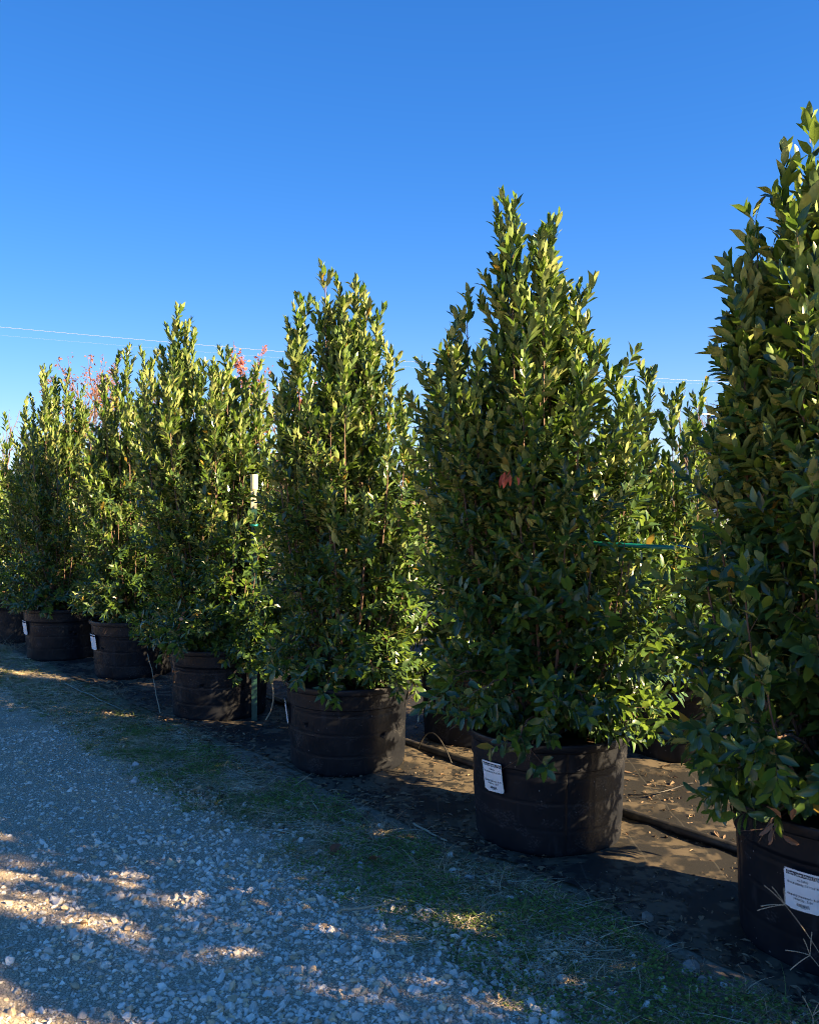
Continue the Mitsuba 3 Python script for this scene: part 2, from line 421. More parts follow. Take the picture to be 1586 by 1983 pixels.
    # colours
    N = len(L['len'])
    k = rng.uniform(0, 1, (N, 1))
    dark, mid = np.array([0.020, 0.046, 0.014]), np.array([0.056, 0.108, 0.026])
    col = dark + (mid - dark) * k
    fresh = (rng.uniform(size=N) < 0.27 + 0.10 * L['tip'])
    yk = rng.uniform(0, 1, (N, 1))
    col[fresh] = (np.array([0.085, 0.165, 0.022]) + (np.array([0.16, 0.235, 0.04]) - np.array([0.085, 0.165, 0.022])) * yk)[fresh]
    yellow = rng.uniform(size=N) < 0.006
    col[yellow] = np.array([0.30, 0.21, 0.04])
    L['col'], L['fresh'] = col, fresh | yellow
    return L, cat_meshes(stems)

def sel(L, m):
    return {k: v[m] for k, v in L.items()}

def moved(L, x, y, z=0.0, rot=0.0, sc=1.0):
    c, s = math.cos(rot), math.sin(rot)
    M = np.array([[c, -s, 0], [s, c, 0], [0, 0, 1]])
    out = dict(L)
    out['o'] = L['o'] @ M.T * sc + np.array([x, y, z])
    out['d'], out['n'] = L['d'] @ M.T, L['n'] @ M.T
    out['len'], out['wid'] = L['len'] * sc, L['wid'] * sc
    return out

def largest(L, count):
    """The leaves that show largest from where the photographer stood: nearest in their direction, then by apparent size."""
    c = L['o'] + 0.5 * L['len'][:, None] * L['d'] - EYE
    dist = np.linalg.norm(c, axis=1)
    az, el = np.arctan2(c[:, 0], c[:, 1]), np.arcsin(c[:, 2] / dist)
    inside = (np.abs(az) < 0.43) & (np.abs(el) < 0.52)
    size = L['len'] * L['wid'] * np.abs((L['n'] * c).sum(1) / dist) / dist ** 2
    cell = (np.floor(az / 0.012).astype(int) + 1000) * 4096 + np.floor(el / 0.012).astype(int) + 1000
    order = np.lexsort((dist, cell))
    first = np.ones(len(order), bool)
    first[1:] = cell[order][1:] != cell[order][:-1]
    front = np.zeros(len(dist), bool)
    front[order[first]] = True
    score = np.where(front & inside, size, 0)
    pick = np.argsort(-score)[:count]
    return pick[score[pick] > 0]

# ------------------------------------------------------------------ pots and tags
POT_H, POT_R, POT_B = 0.53, 0.395, 0.350
def pot_meshes(seed, segs=240, rows=70):
    rng = np.random.default_rng(seed)
    zs = np.unique(np.concatenate([np.linspace(0.0, POT_H - 0.012, rows), [0.012, 0.022]]))
    ang = np.arange(segs) * 2 * PI / segs
    A, Z = np.meshgrid(ang, zs)
    R = POT_B + (POT_R - 0.022 - POT_B) * (Z / POT_H) ** 0.9
    R = R - 0.012 * np.clip(1 - Z / 0.03, 0, 1) ** 2
    R = R + np.where(Z > 0.405, 0.009, 0.0)                            # collar under the lip
    for zg in (0.13, 0.255, 0.37):
        R = R - 0.0021 * np.exp(-((Z - zg - 0.002 * np.sin(3 * A + seed)) / 0.0042) ** 2)
    nv = 18
    offs = rng.uniform(0, 1)
    fr = (A / (2 * PI) * nv + offs) % 1.0
    g = np.exp(-((fr - 0.5) / 0.02) ** 2)
    ids = np.floor(A / (2 * PI) * nv + offs).astype(int) % nv
    keep = rng.uniform(size=nv) < 0.6
    R = R - 0.005 * g * np.where(Z > 0.405, 1.0, keep[ids] * 1.0)
    P = np.stack([np.cos(A) * 1.6, np.sin(A) * 1.6, Z * 4], -1)
    R = R + 0.016 * (meshkit.fbm(P, 3, seed) - 0.5) * np.clip((0.45 - Z) / 0.1, 0, 1) * np.clip(Z / 0.05, 0, 1)
    for k in range(4):                                                  # drain holes as deep dimples
        ah, zh = rng.uniform(0, 2 * PI), rng.uniform(0.24, 0.30)
        da = np.angle(np.exp(1j * (A - ah))) * POT_R
        R = R - 0.03 * np.exp(-((da ** 2 + (Z - zh) ** 2) / 0.010 ** 2) ** 2)
    v = np.stack([R * np.cos(A), R * np.sin(A), Z], -1).reshape(-1, 3)
    nz_, n = len(zs), segs
    i, j = np.meshgrid(np.arange(nz_ - 1), np.arange(n), indexing='ij')
    q = np.stack([i * n + j, i * n + (j + 1) % n, (i + 1) * n + (j + 1) % n, (i + 1) * n + j], -1).reshape(-1, 4)
    # bottom
    v = np.vstack([v, [[0, 0, 0.0]]])
    k = np.arange(n)
    f = np.vstack([q[:, [0, 1, 2]], q[:, [0, 2, 3]], np.stack([(k + 1) % n, k, np.full(n, len(v) - 1)], 1)])
    e = POT_R
    rim = lathe([(e - 0.021, POT_H - 0.040), (e - 0.004, POT_H - 0.038), (e, POT_H - 0.032), (e + 0.001, POT_H - 0.008), (e - 0.003, POT_H), (e - 0.018, POT_H + 0.001),
                 (e - 0.024, POT_H - 0.006), (e - 0.028, POT_H - 0.09)], 120)
    wob = 1 + 0.012 * np.sin(2 * np.arctan2(rim[0][:, 1], rim[0][:, 0]) + rng.uniform(0, 6))
    rim[0][:, :2] *= wob[:, None]
    return (v, f), rim

def soil_mesh(seed):
    rr = np.linspace(0, POT_R - 0.03, 12); aa = np.arange(48) * 2 * PI / 48
    Rr, Aa = np.meshgrid(rr, aa, indexing='ij')
    P = np.stack([Rr * np.cos(Aa), Rr * np.sin(Aa), 0 * Rr], -1)
    z = 0.465 + 0.03 * (meshkit.fbm(P * 14, 3, seed) - 0.5) + 0.02 * (1 - Rr / POT_R)
    v = np.concatenate([P[..., :2], z[..., None]], -1).reshape(-1, 3)
    i, j = np.meshgrid(np.arange(11), np.arange(48), indexing='ij')
    return v, np.stack([i * 48 + j, (i + 1) * 48 + j, (i + 1) * 48 + (j + 1) % 48, i * 48 + (j + 1) % 48], -1).reshape(-1, 4)

def place(m, x, y, z=0.0, rot=0.0):
    v, f = m
    c, s = math.cos(rot), math.sin(rot)
    return np.asarray(v) @ np.array([[c, s, 0], [-s, c, 0], [0, 0, 1]]) + np.array([x, y, z]), f

TAG_W, TAG_H = 0.122, 0.142
def text_fit(txt, h, width=None, bold=True):
    m = meshkit.text_mesh(txt, h, 0.0002, bold)
    v, f = np.array(m.vertices), np.array(m.faces)
    v[:, 0] -= (v[:, 0].min() + v[:, 0].max()) / 2
    if width:
        v[:, 0] *= width / (v[:, 0].max() - v[:, 0].min())
    return v, f

def tag_parts(title, lines):
    """Price tag in its own plane: x to the reader's right, y up, z towards the reader."""
    nx, ny = 9, 6
    def sheet(w, h, z0, chamfer):
        xs, ys = np.linspace(-w / 2, w / 2, nx), np.linspace(0, h, ny)
        X, Y = np.meshgrid(xs, ys)
        Y = Y + np.where(Y < 1e-6, np.clip(np.abs(X) - (w / 2 - chamfer), 0, None) * 1.0, 0)
        zf = z0 - 1.1 * X ** 2
        top = np.stack([X, Y, zf + 0.0003], -1).reshape(-1, 3); bot = np.stack([X, Y, zf - 0.0003], -1).reshape(-1, 3)
        i, j = np.meshgrid(np.arange(ny - 1), np.arange(nx - 1), indexing='ij')
        q = np.stack([i * nx + j, i * nx + j + 1, (i + 1) * nx + j + 1, (i + 1) * nx + j], -1).reshape(-1, 4)
        loop = np.concatenate([np.arange(nx), np.arange(1, ny) * nx + nx - 1, (ny - 1) * nx + np.arange(nx - 2, -1, -1), np.arange(ny - 2, 0, -1) * nx])
        nxt = np.roll(loop, -1); off = nx * ny
        side = np.stack([loop, loop + off, nxt + off, nxt], -1)
        return np.vstack([top, bot]), np.vstack([q, q[:, ::-1] + off, side])
    card = cat_meshes([sheet(TAG_W, TAG_H, 0.0, 0.004)])
    back = sheet(TAG_W * 0.985, TAG_H * 0.985, -0.0025, 0.012)
    back[0][:, :2] = back[0][:, :2] @ np.array([[math.cos(0.05), math.sin(0.05)], [-math.sin(0.05), math.cos(0.05)]]) + np.array([0.002, -0.003])
    bend = lambda m, z: (np.column_stack([m[0][:, 0], m[0][:, 1], m[0][:, 2] + z - 1.1 * m[0][:, 0] ** 2]), m[1])
    bar = trimesh.creation.box(bounds=[[-TAG_W / 2 + 0.005, TAG_H - 0.0215, 0], [TAG_W / 2 - 0.003, TAG_H - 0.0075, 0.0001]]).subdivide().subdivide().subdivide()
    bar = bend((np.array(bar.vertices), np.array(bar.faces)), 0.0005)
    tv, tf = text_fit(title, 0.0085, TAG_W - 0.014)
    tv[:, 1] += TAG_H - 0.0185
    title_m = bend((tv, tf), 0.0008)
    ink = []
    for txt, h, y, w in lines:
        v, f = text_fit(txt, h, w)
        v[:, 1] += y
        ink.append((v, f))
    x = -0.021
    rng = np.random.default_rng(5)
    while x < 0.021:
        w = rng.choice([0.0007, 0.0012, 0.002])
        ink.append(box((x, 0.013, 0), (x + w, 0.024, 0.0002)))
        x += w + rng.choice([0.0008, 0.0013])
    v, f = text_fit('40512738', 0.0025, 0.02)
    v[:, 1] += 0.009
    ink.append((v, f))
    ink = bend(cat_meshes(ink), 0.0006)
    return card, back, bar, title_m, ink

TAG_LINES = [('45 Gallon', 0.0075, TAG_H - 0.038, 0.036), ("Size at Maturity: 10' H x 8' W", 0.0075, TAG_H - 0.052, 0.104),
             ('Planted & Guaranteed - $699', 0.0075, 0.047, 0.108), ('Picked Up - $429', 0.0075, 0.034, 0.062)]
def add_tag(root, x, y, pot_r, z_top, heading, roll, full, first=[None]):
    if first[0] is None:
        first[0] = tag_parts('Cherry Laurel Bright & Tight', TAG_LINES)
    card, back, bar, title_m, ink = first[0]
    out = np.array([heading[0], heading[1], 0.0])
    tilt = 0.13
    zz = unit(out + np.array([0, 0, -tilt]))
    xx = unit(np.cross([0, 0, 1.0], zz)); yy = np.cross(zz, xx)
    cr, sr = math.cos(roll), math.sin(roll)
    xx, yy = xx * cr + yy * sr, yy * cr - xx * sr
    o = np.array([x, y, z_top - TAG_H]) + out * (pot_r + 0.0045)
    def pl(m):
        v = m[0]
        return o + v[:, :1] * xx + v[:, 1:2] * yy + v[:, 2:3] * zz, m[1]
    k = part(root, 'price_tag', pl(card), 'mat_paper', label='white price tag with black title bar, text and barcode')
    part(k, 'back_sheet', pl(back), 'mat_paper')
    part(k, 'title_bar', pl(bar), 'mat_ink')
    if full:                              # on the far tags the print is too small to show
        part(k, 'title_lettering', pl(title_m), 'mat_paper', kind='stuff')
        part(k, 'lettering', pl(ink), 'mat_ink', kind='stuff')

# ------------------------------------------------------------------ the potted shrubs
GRP = 'dense laurel shrubs in black nursery pots'
def shrub(label, x, y, L, stems, detail, n_leaves, seed, pot_segs=240, group=GRP, tag=None, split=True, pot=None):
    t = thing('potted_shrub', label, 'shrub', group)
    rng = np.random.default_rng(seed)
    rot = rng.uniform(0, 6.28)
    body, rim = pot or pot_meshes(seed, pot_segs)
    k = part(t, 'pot', place(body, x, y, 0, rot), 'mat_plastic', smooth=35)
    part(k, 'rim', place(rim, x, y, 0, rot), 'mat_plastic', smooth=50)
    part(t, 'soil', place(soil_mesh(seed), x, y, 0), 'mat_soil', smooth=True)
    part(t, 'branches', (stems[0] + np.array([x, y, 0.0]), stems[1]), 'mat_bark', kind='stuff')
    W = moved(L, x, y)
    N = len(W['len'])
    tag_dir = unit(np.array(tag[3])) if tag and len(tag) > 3 else -NRM
    if tag:                                # the tags hang clear of the leaves
        c = np.array([x, y]) + tag_dir * tag[0]
        clear = (np.hypot(*(W['o'][:, :2] - c).T) < 0.33) & (W['o'][:, 2] < 0.55)
        W = sel(W, ~clear); N = len(W['len'])
    chosen = np.zeros(N, bool)
    if n_leaves:
        pick = largest(W, n_leaves)
        chosen[pick] = True
        for i in pick:
            one = sel(W, np.array([i]))
            v, f = leaf_mesh(one, 12)
            m, c = pack(v, f, one['col'])
            kk = key_for(t, 'leaf')
            scene[kk] = mikit.ply(m, 'mat_young_leaf' if W['fresh'][i] else 'mat_leaf', smooth=True, color=c)
    for fresh, mat in ((False, 'mat_leaf'), (True, 'mat_young_leaf')):
        m = (~chosen) & (W['fresh'] == fresh)
        v, f = leaf_mesh(sel(W, m), detail)
        mm, c = pack(v, f, W['col'][m])
        part(t, 'young_foliage' if fresh else 'foliage', mm, mat, smooth=detail >= 8, color=c, kind='stuff')
    if tag:
        add_tag(t, x, y, tag[0], tag[1], tag_dir, tag[2], y < 5)
    return t

# first row, named from the right: (dx, dy, z) of the leading shoots as measured off the photograph
F_TIPS = [(-0.12, 0.0, 2.96), (-0.23, -0.05, 2.84), (-0.28, 0.05, 2.70), (-0.33, -0.02, 2.56), (0.02, 0.1, 2.9), (0.12, -0.1, 2.75), (-0.34, 0.05, 2.30),
          (-0.36, -0.05, 2.06), (0.2, 0.05, 2.95), (0.3, 0.0, 2.85), (0.1, -0.2, 2.7), (-0.05, -0.18, 2.75), (-0.22, -0.15, 2.62), (-0.20, -0.25, 2.35), (0.05, -0.3, 2.3), (0.25, 0.0, 2.6), (0.3, -0.2, 2.2), (-0.1, 0.3, 2.5),
          (-0.48, 0.0, 1.58), (-0.51, 0.05, 1.30), (-0.50, -0.1, 1.02), (-0.43, -0.25, 1.42), (-0.46, 0.0, 0.80), (-0.38, -0.30, 1.12), (-0.42, -0.12, 0.66)]
E_TIPS = [(-0.19, 0.0, 3.07), (-0.21, 0.03, 2.96), (0.01, 0.02, 2.97), (-0.05, -0.05, 2.76), (0.08, 0.1, 2.72), (0.13, -0.05, 2.62), (-0.37, 0.05, 2.63), (-0.46, -0.05, 2.42),
          (-0.51, 0.0, 2.28), (0.20, 0.05, 2.42), (0.32, 0.0, 2.26), (-0.15, -0.25, 2.35), (0.08, -0.3, 2.2), (0.34, -0.1, 2.05), (-0.1, 0.3, 2.4)]
D_TIPS = [(-0.13, 0.0, 3.14), (-0.05, 0.05, 3.0), (0.05, 0.0, 3.04), (-0.27, 0.0, 2.93), (0.10, -0.05, 2.9), (0.17, 0.05, 2.84), (-0.31, -0.05, 2.6), (-0.38, 0.05, 2.42),
          (0.25, 0.0, 2.60), (0.31, -0.05, 2.32), (0.0, -0.25, 2.5), (-0.2, -0.2, 2.45), (0.1, 0.25, 2.4), (0.43, 0.0, 1.95)]
C_TIPS = [(-0.30, 0.0, 3.07), (-0.25, 0.05, 2.95), (-0.18, -0.05, 2.86), (0.06, 0.0, 2.77), (0.27, 0.0, 2.64), (-0.40, 0.0, 2.75), (-0.48, -0.05, 2.66), (0.0, -0.2, 2.6),
          (-0.25, -0.25, 2.6), (0.16, 0.1, 2.55), (0.36, 0.0, 2.30), (-0.55, 0.0, 2.3), (-0.05, 0.25, 2.6), (0.2, -0.25, 2.3), (-0.45, -0.2, 2.2), (0.34, -0.50, 1.20), (0.28, -0.48, 1.0), (0.40, -0.46, 0.85), (0.34, -0.46, 0.65), (0.36, -0.52, 1.08), (0.30, -0.52, 0.92), (0.31, -0.50, 0.76), (0.37, -0.48, 0.58), (0.28, -0.50, 1.15)]
B_TIPS = [(-0.05, 0.0, 2.98), (-0.15, 0.03, 2.90), (0.10, 0.0, 2.94), (-0.2, -0.1, 2.62), (0.2, 0.05, 2.75), (-0.3, 0.0, 2.3), (0.05, -0.25, 2.5), (0.3, 0.0, 2.4), (-0.1, 0.25, 2.5), (-0.4, -0.05, 1.95)]
A_TIPS = [(-0.17, 0.0, 3.04), (-0.08, 0.05, 2.88), (0.05, 0.0, 2.90), (-0.28, 0.0, 2.67), (-0.1, -0.15, 2.7), (0.2, 0.05, 2.58), (-0.4, 0.0, 2.28), (0.05, -0.25, 2.4), (0.3, 0.0, 2.2), (-0.1, 0.25, 2.4), (-0.5, 0.0, 1.85)]

def named(tips, R, H, seed, f=1.075, dz=0.0, **kw):
    tips = [(x, y, z + dz * min(1.0, max(0.0, z - 1.8))) for x, y, z in tips]
    rng = np.random.default_rng(seed + 500)
    more = [(x * 0.92 + rng.normal(0, 0.06), y * 0.92 + rng.normal(0, 0.09), z - rng.uniform(0.10, 0.42)) for x, y, z in tips for _ in range(2) if z > 1.6]
    return grow(seed, [(x * f, y * f, 1.63 + (z - 1.63) * f) for x, y, z in list(tips) + more], R * 1.05, 1.63 + (H - 1.63) * f, **kw)

Lf, Sf = named(F_TIPS, 0.60, 2.9, 11, dz=-0.02, sl=0.74, erect=0.62, leaf=(0.070, 0.100))
shrub('biggest potted shrub cut off by the edge of the picture, price tag on its pot', 1.60, 3.27, Lf, Sf, 8, 300, 11, 220, tag=(0.373, 0.378, -0.02, (-0.69, -0.72)))
Le, Se = named(E_TIPS, 0.58, 2.95, 12, dz=-0.065, erect=0.85)
shrub('tall potted shrub with two pointed tips and an orange dead spray, white tag on pot', 0.684, 4.36, Le, Se, 8, 300, 12, 220, tag=(0.373, 0.420, 0.02))
Ld, Sd = named(D_TIPS, 0.48, 3.0, 13, dz=-0.11, sl=0.82)
shrub('narrow potted shrub in front of the dense pink red tree, its pot grid lined', -0.385, 5.54, Ld, Sd, 4, 300, 13, 180, tag=(0.373, 0.41, 0.0, (-0.985, -0.17)))
Lc, Sc = named(C_TIPS, 0.56, 2.85, 14, dz=-0.04, fill=32, sl=0.92)
shrub('broad potted shrub behind the green post with the cream cap', -1.47, 6.86, Lc, Sc, 4, 300, 14, 160)
Lb, Sb = named(B_TIPS, 0.50, 2.85, 15, spacing=0.092)
shrub('potted shrub squeezed behind the broad one, white tag on its pot', -2.62, 8.40, Lb, Sb, 4, 0, 15, 100, tag=(0.373, 0.41, 0.0))
La, Sa = named(A_TIPS, 0.55, 2.9, 16, dz=-0.08, spacing=0.092)
shrub('slim tall potted shrub beside the sparse reddish tree, tag on pot edge', -3.66, 9.34, La, Sa, 4, 0, 16, 100, tag=(0.373, 0.41, 0.0))

# rows behind and the ends of the first row: two more shrubs, turned and copied
H_TIPS = [(-0.25, 0, 2.48), (0.08, 0.0, 2.36), (-0.32, 0.1, 2.3), (-0.12, -0.1, 2.3), (0.2, 0.05, 2.15), (0.0, -0.25, 2.1), (-0.3, -0.15, 2.0), (0.35, 0.1, 1.95)]
Lh, Sh = grow(21, H_TIPS, 0.54, 2.4, fill=22, spacing=0.07)
shrub('shorter potted shrub with twin tips seen between the two nearest ones', 1.80, 5.77, Lh, Sh, 8, 0, 21, 100)
I_TIPS = [(-0.1, 0.1, 2.62), (0.1, 0.0, 2.5), (-0.3, 0.1, 2.25), (0.2, -0.1, 2.2), (-0.2, -0.2, 2.2), (0.0, 0.25, 2.2), (0.35, 0.0, 2.0), (-0.42, 0.0, 1.95)]
Li, Si = grow(22, I_TIPS, 0.52, 2.5, fill=22, spacing=0.092, per_m=66, leaf=(0.075, 0.105))
Lj, Sj = grow(23, [(0.05, 0, 2.78), (-0.15, 0.05, 2.6), (0.2, 0.0, 2.5), (-0.3, -0.1, 2.2), (0.1, -0.25, 2.3), (0.3, 0.2, 2.1)], 0.52, 2.65, fill=22, spacing=0.092, per_m=66, leaf=(0.075, 0.105))
far_pot = pot_meshes(31, 72, 30)
def turned(Sm, rot):
    return place(Sm, 0, 0, 0, rot)
BACK = [(0.43, 5.85, 'i', 0.0, 'potted shrub of the back row glimpsed between the two tall front ones'),
        (-4.45, 10.15, 'j', 0.5, 'sunlit potted shrub at the far end of the row, dry straw at its pot'),
        (-5.50, 11.35, 'i', 2.0, 'last potted shrub of the front row, only its side in view'),
        (-0.60, 7.05, 'j', 1.2, None), (-1.62, 8.25, 'i', 3.0, None), (-2.62, 9.45, 'j', 4.1, None),
        (-3.55, 10.6, 'j', 2.4, 'pale potted shrub filling the gap below the sparse reddish tree'),
        (-4.7, 11.9, 'i', 5.0, None), (-6.6, 12.7, 'j', 3.3, None), (2.75, 6.6, 'i', 1.0, None), (1.75, 7.8, 'j', 0.2, None), (0.7, 9.0, 'i', 4.4, None), (-0.35, 10.2, 'j', 5.2, None),
        (-1.4, 11.4, 'i', 1.7, None), (3.9, 7.9, 'j', 2.9, None), (2.9, 9.2, 'i', 0.6, None), (-5.7, 13.3, 'j', 1.1, None)]
for x, y, which, rot, lab in BACK:
    x, y = x * (y + 0.31) / y, y + 0.31
    L, S = (Li, Si) if which == 'i' else (Lj, Sj)
    sc = 0.80 if lab is None else 1.0
    shrub(lab or 'potted shrub in the rows behind, mostly hidden by the front row', x, y, moved(L, 0, 0, 0, rot, sc), (turned(S, rot)[0] * sc, S[1]), 4, 0, int(40 + rot * 10), pot=far_pot,
          group=GRP if lab else 'mostly hidden potted shrubs behind the front row')
# the row goes on towards the photographer's right: these shade the road
for x, y, L, S, rot in ((2.61, 2.18, Lj, Sj, 0.6), (3.59, 1.05, La, Sa, 2.2), (4.57, -0.08, Lb, Sb, 4.0), (5.55, -1.21, Lj, Sj, 5.1), (6.53, -2.34, Lj, Sj, 1.3)):
    shrub('potted shrub further along the front row outside the picture', x, y, moved(L, 0, 0, 0, rot, 1.12 if L is Lj else 1.0), (turned(S, rot)[0] * (1.12 if L is Lj else 1.0), S[1]), 4, 0, int(80 + rot * 10), pot=far_pot,
          group='potted shrubs of the front row outside the picture')

# ------------------------------------------------------------------ dead spray in the tall shrub, brown leaves low in others
def leaf_bunch(parent, name, at, n, spread, cols, seed, droop=0.6, size=(0.06, 0.085), label=None):
    rng = np.random.default_rng(seed)
    o = np.asarray(at) + rng.normal(0, spread, (n, 3))
    d = unit(rng.normal(0, 0.7, (n, 3)) + np.array([-0.2, -0.4, -droop]))
    nn = unit(rng.normal(size=(n, 3))); nn = unit(nn - (nn * d).sum(-1, keepdims=True) * d)
    ln = rng.uniform(*size, n)
    L = {'o': o, 'd': d, 'n': nn, 'len': ln, 'wid': ln * 0.32, 'fold': rng.uniform(0.3, 0.9, n), 'curl': rng.uniform(-0.1, 0.3, n)}
    col = np.array(cols[0]) + (np.array(cols[1]) - np.array(cols[0])) * rng.uniform(0, 1, (n, 1))
    for i in range(n):
        v, f = leaf_mesh(sel(L, np.array([i])), 12)
        m, c = pack(v, f, col[i:i + 1])
        part(parent, name, m, 'mat_dead_leaf', smooth=True, color=c)
        if i == 0 and label:
            labels[f'{parent}__{name}'] = {'label': label}
RUST = ((0.34, 0.06, 0.025), (0.58, 0.13, 0.05))
BROWN = ((0.13, 0.06, 0.03), (0.30, 0.15, 0.07))
leaf_bunch('potted_shrub_001', 'dead_leaf', (0.412, 3.73, 1.745), 7, 0.013, RUST, 61, droop=1.7, size=(0.05, 0.075), label='orange red dead leaf hanging in the foliage')
leaf_bunch('potted_shrub', 'dead_leaf', (1.215, 2.93, 0.585), 7, 0.03, BROWN, 62)
leaf_bunch('potted_shrub_003', 'dead_leaf', (-1.76, 6.50, 0.40), 9, 0.06, BROWN, 63)
leaf_bunch('potted_shrub_003', 'dead_leaf', (-1.64, 6.40, 0.80), 3, 0.03, BROWN, 64)

# ------------------------------------------------------------------ gravel, litter, grass
def hull_stones(n, seed, pts=11):
    from scipy.spatial import ConvexHull
    rng = np.random.default_rng(seed)
    out = []
    for _ in range(n):
        p = unit(rng.normal(size=(pts, 3))) * rng.uniform(0.78, 1.0, (pts, 1)) * np.array([1.0, 0.82, 0.66])
        h = ConvexHull(p)
        used = np.unique(h.simplices)
        remap = -np.ones(len(p), int); remap[used] = np.arange(len(used))
        f = remap[h.simplices]
        v = p[used]
        nrm = np.cross(v[f[:, 1]] - v[f[:, 0]], v[f[:, 2]] - v[f[:, 0]])
        flip = (nrm * v[f].mean(1)).sum(1) < 0
        f[flip] = f[flip][:, ::-1]
        out.append((v, f))
    return out
STONES, GRIT = hull_stones(26, 7, 15), hull_stones(14, 8, 7)

def scatter_stones(xy, size, col, seed, kinds, sink=0.25, tilt=0.35, lift=0.0):
    rng = np.random.default_rng(seed)
    n = len(xy)
    which = rng.integers(0, len(kinds), n)
    az = rng.uniform(0, 2 * PI, n)
    tx, ty = rng.normal(0, tilt, n), rng.normal(0, tilt, n)
    z = ground_h(xy[:, 0], xy[:, 1]) + lift + size * 0.56 * (1 - 2 * sink)
    ms, cs = [], []
    for k, (v, f) in enumerate(kinds):
        m = which == k
        if not m.any():
            continue
        c, s = np.cos(az[m]), np.sin(az[m])
        p = v[None] * size[m][:, None, None]
        x = p[..., 0] * c[:, None] - p[..., 1] * s[:, None]
        y = p[..., 0] * s[:, None] + p[..., 1] * c[:, None]
        zz = p[..., 2] + x * tx[m][:, None] + y * ty[m][:, None]
        P = np.stack([x + xy[m, 0][:, None], y + xy[m, 1][:, None], zz + z[m][:, None]], -1)
        mm, cc = pack(P, f, col[m])
        ms.append(mm); cs.append(cc)
    return cat_meshes(ms), np.vstack(cs)

def in_view(xy, margin=0.03):
    a = np.arctan2(xy[:, 0], xy[:, 1])
    return (xy[:, 1] > 2.3) & (np.abs(a) < 0.433 + margin)

def stone_cols(n, rng, warm=0.0):
    k = rng.uniform(0, 1, (n, 1)) ** 0.8
    a, b = np.array([0.50, 0.445, 0.37]), np.array([0.86, 0.80, 0.69])
    c = a + (b - a) * k
    tan = rng.uniform(size=n) < 0.18 + warm
    c[tan] = c[tan] * np.array([1.0, 0.82, 0.62])
    return c * rng.uniform(0.85, 1.1, (n, 1))

rng = np.random.default_rng(101)
def scatter(n, d0, d1, s0, s1):
    xy = to_xy(rng.uniform(d0, d1, n), rng.uniform(s0, s1, n))
    return xy[in_view(xy)]
def dens(xy):
    """How coarse and thick the loose stone lies: a band along the road's edge, thinning to the packed track and into the weeds."""
    d = row_d(xy[:, 0], xy[:, 1])
    w = meshkit.fbm(np.column_stack([xy * 2.2, np.zeros(len(xy))]), 3, 12) - 0.5
    e = d + 0.55 * w
    return np.clip((e + 2.50) / 0.7, 0, 1) * np.clip((-0.66 - e) / 0.42, 0.08, 1)
sets = []
# coarse stones of the band
xy = scatter(130000, -2.9, -0.35, -2.5, 9.0)
near = np.hypot(xy[:, 0], xy[:, 1])
keep = rng.uniform(size=len(xy)) < dens(xy) * np.where(near < 4.6, 1.0, np.where(near < 7, 0.8, 0.3))
xy = xy[keep]; near = near[keep]
sal = xy @ ROW                          # the stones get finer up the road
size = 0.0078 * np.exp(rng.normal(0, 0.45, len(xy))) * np.interp(sal, [2.6, 3.6, 5.0], [1.0, 0.80, 0.68]) + 0.0015
keep = rng.uniform(size=len(xy)) < np.interp(size, [0.004, 0.012], [0.75, 1.0])
xy, size = xy[keep], size[keep]
print('coarse', len(xy))
size = np.clip(size, 0.0035, 0.026)
cols, fine = stone_cols(len(xy), rng), size < 0.0068
sets.append(scatter_stones(xy[~fine], size[~fine], cols[~fine], 1, STONES, sink=0.3))
sets.append(scatter_stones(xy[fine], size[fine], cols[fine], 4, GRIT, sink=0.25))
# big ones
xy = scatter(60000, -2.5, -0.6, -2.5, 3.9)       # packed thicker where the band is coarse
xy = xy[rng.uniform(size=len(xy)) < dens(xy) * np.clip((4.0 - xy @ ROW) / 0.8, 0, 1)]
size = np.clip(0.0072 * np.exp(rng.normal(0, 0.4, len(xy))), 0.004, 0.018)
sets.append(scatter_stones(xy, size, stone_cols(len(xy), rng), 6, hull_stones(14, 9, 9), sink=0.3))
xy = scatter(2600, -2.6, -0.4, -2.5, 4.2)
xy = xy[rng.uniform(size=len(xy)) < dens(xy) * 0.8 + 0.02]
sets.append(scatter_stones(xy, rng.uniform(0.016, 0.026, len(xy)), stone_cols(len(xy), rng), 2, STONES, sink=0.2))
# grit of the track and between the stones
xy = scatter(78000, -4.2, -0.55, -2.5, 10.0)
near = np.hypot(xy[:, 0], xy[:, 1])
keep = rng.uniform(size=len(xy)) < np.where(near < 4.5, 0.8, np.where(near < 7, 0.65, 0.25))
xy = xy[keep]; near = near[keep]
size = rng.uniform(0.0032, 0.0075, len(xy)) * np.where(near < 4.5, 1, 1.35)
sets.append(scatter_stones(xy, size, stone_cols(len(xy), rng, 0.35) * np.array([0.95, 0.90, 0.82]), 3, GRIT, sink=0.2, lift=0.003))
m, c = cat_meshes([s[0] for s in sets]), np.vstack([s[1] for s in sets])
print('gravel tris', len(m[1]))
struct('gravel', m, 'mat_stone', 'loose pale limestone gravel along the edge of the road', 'gravel', color=c, kind='stuff')

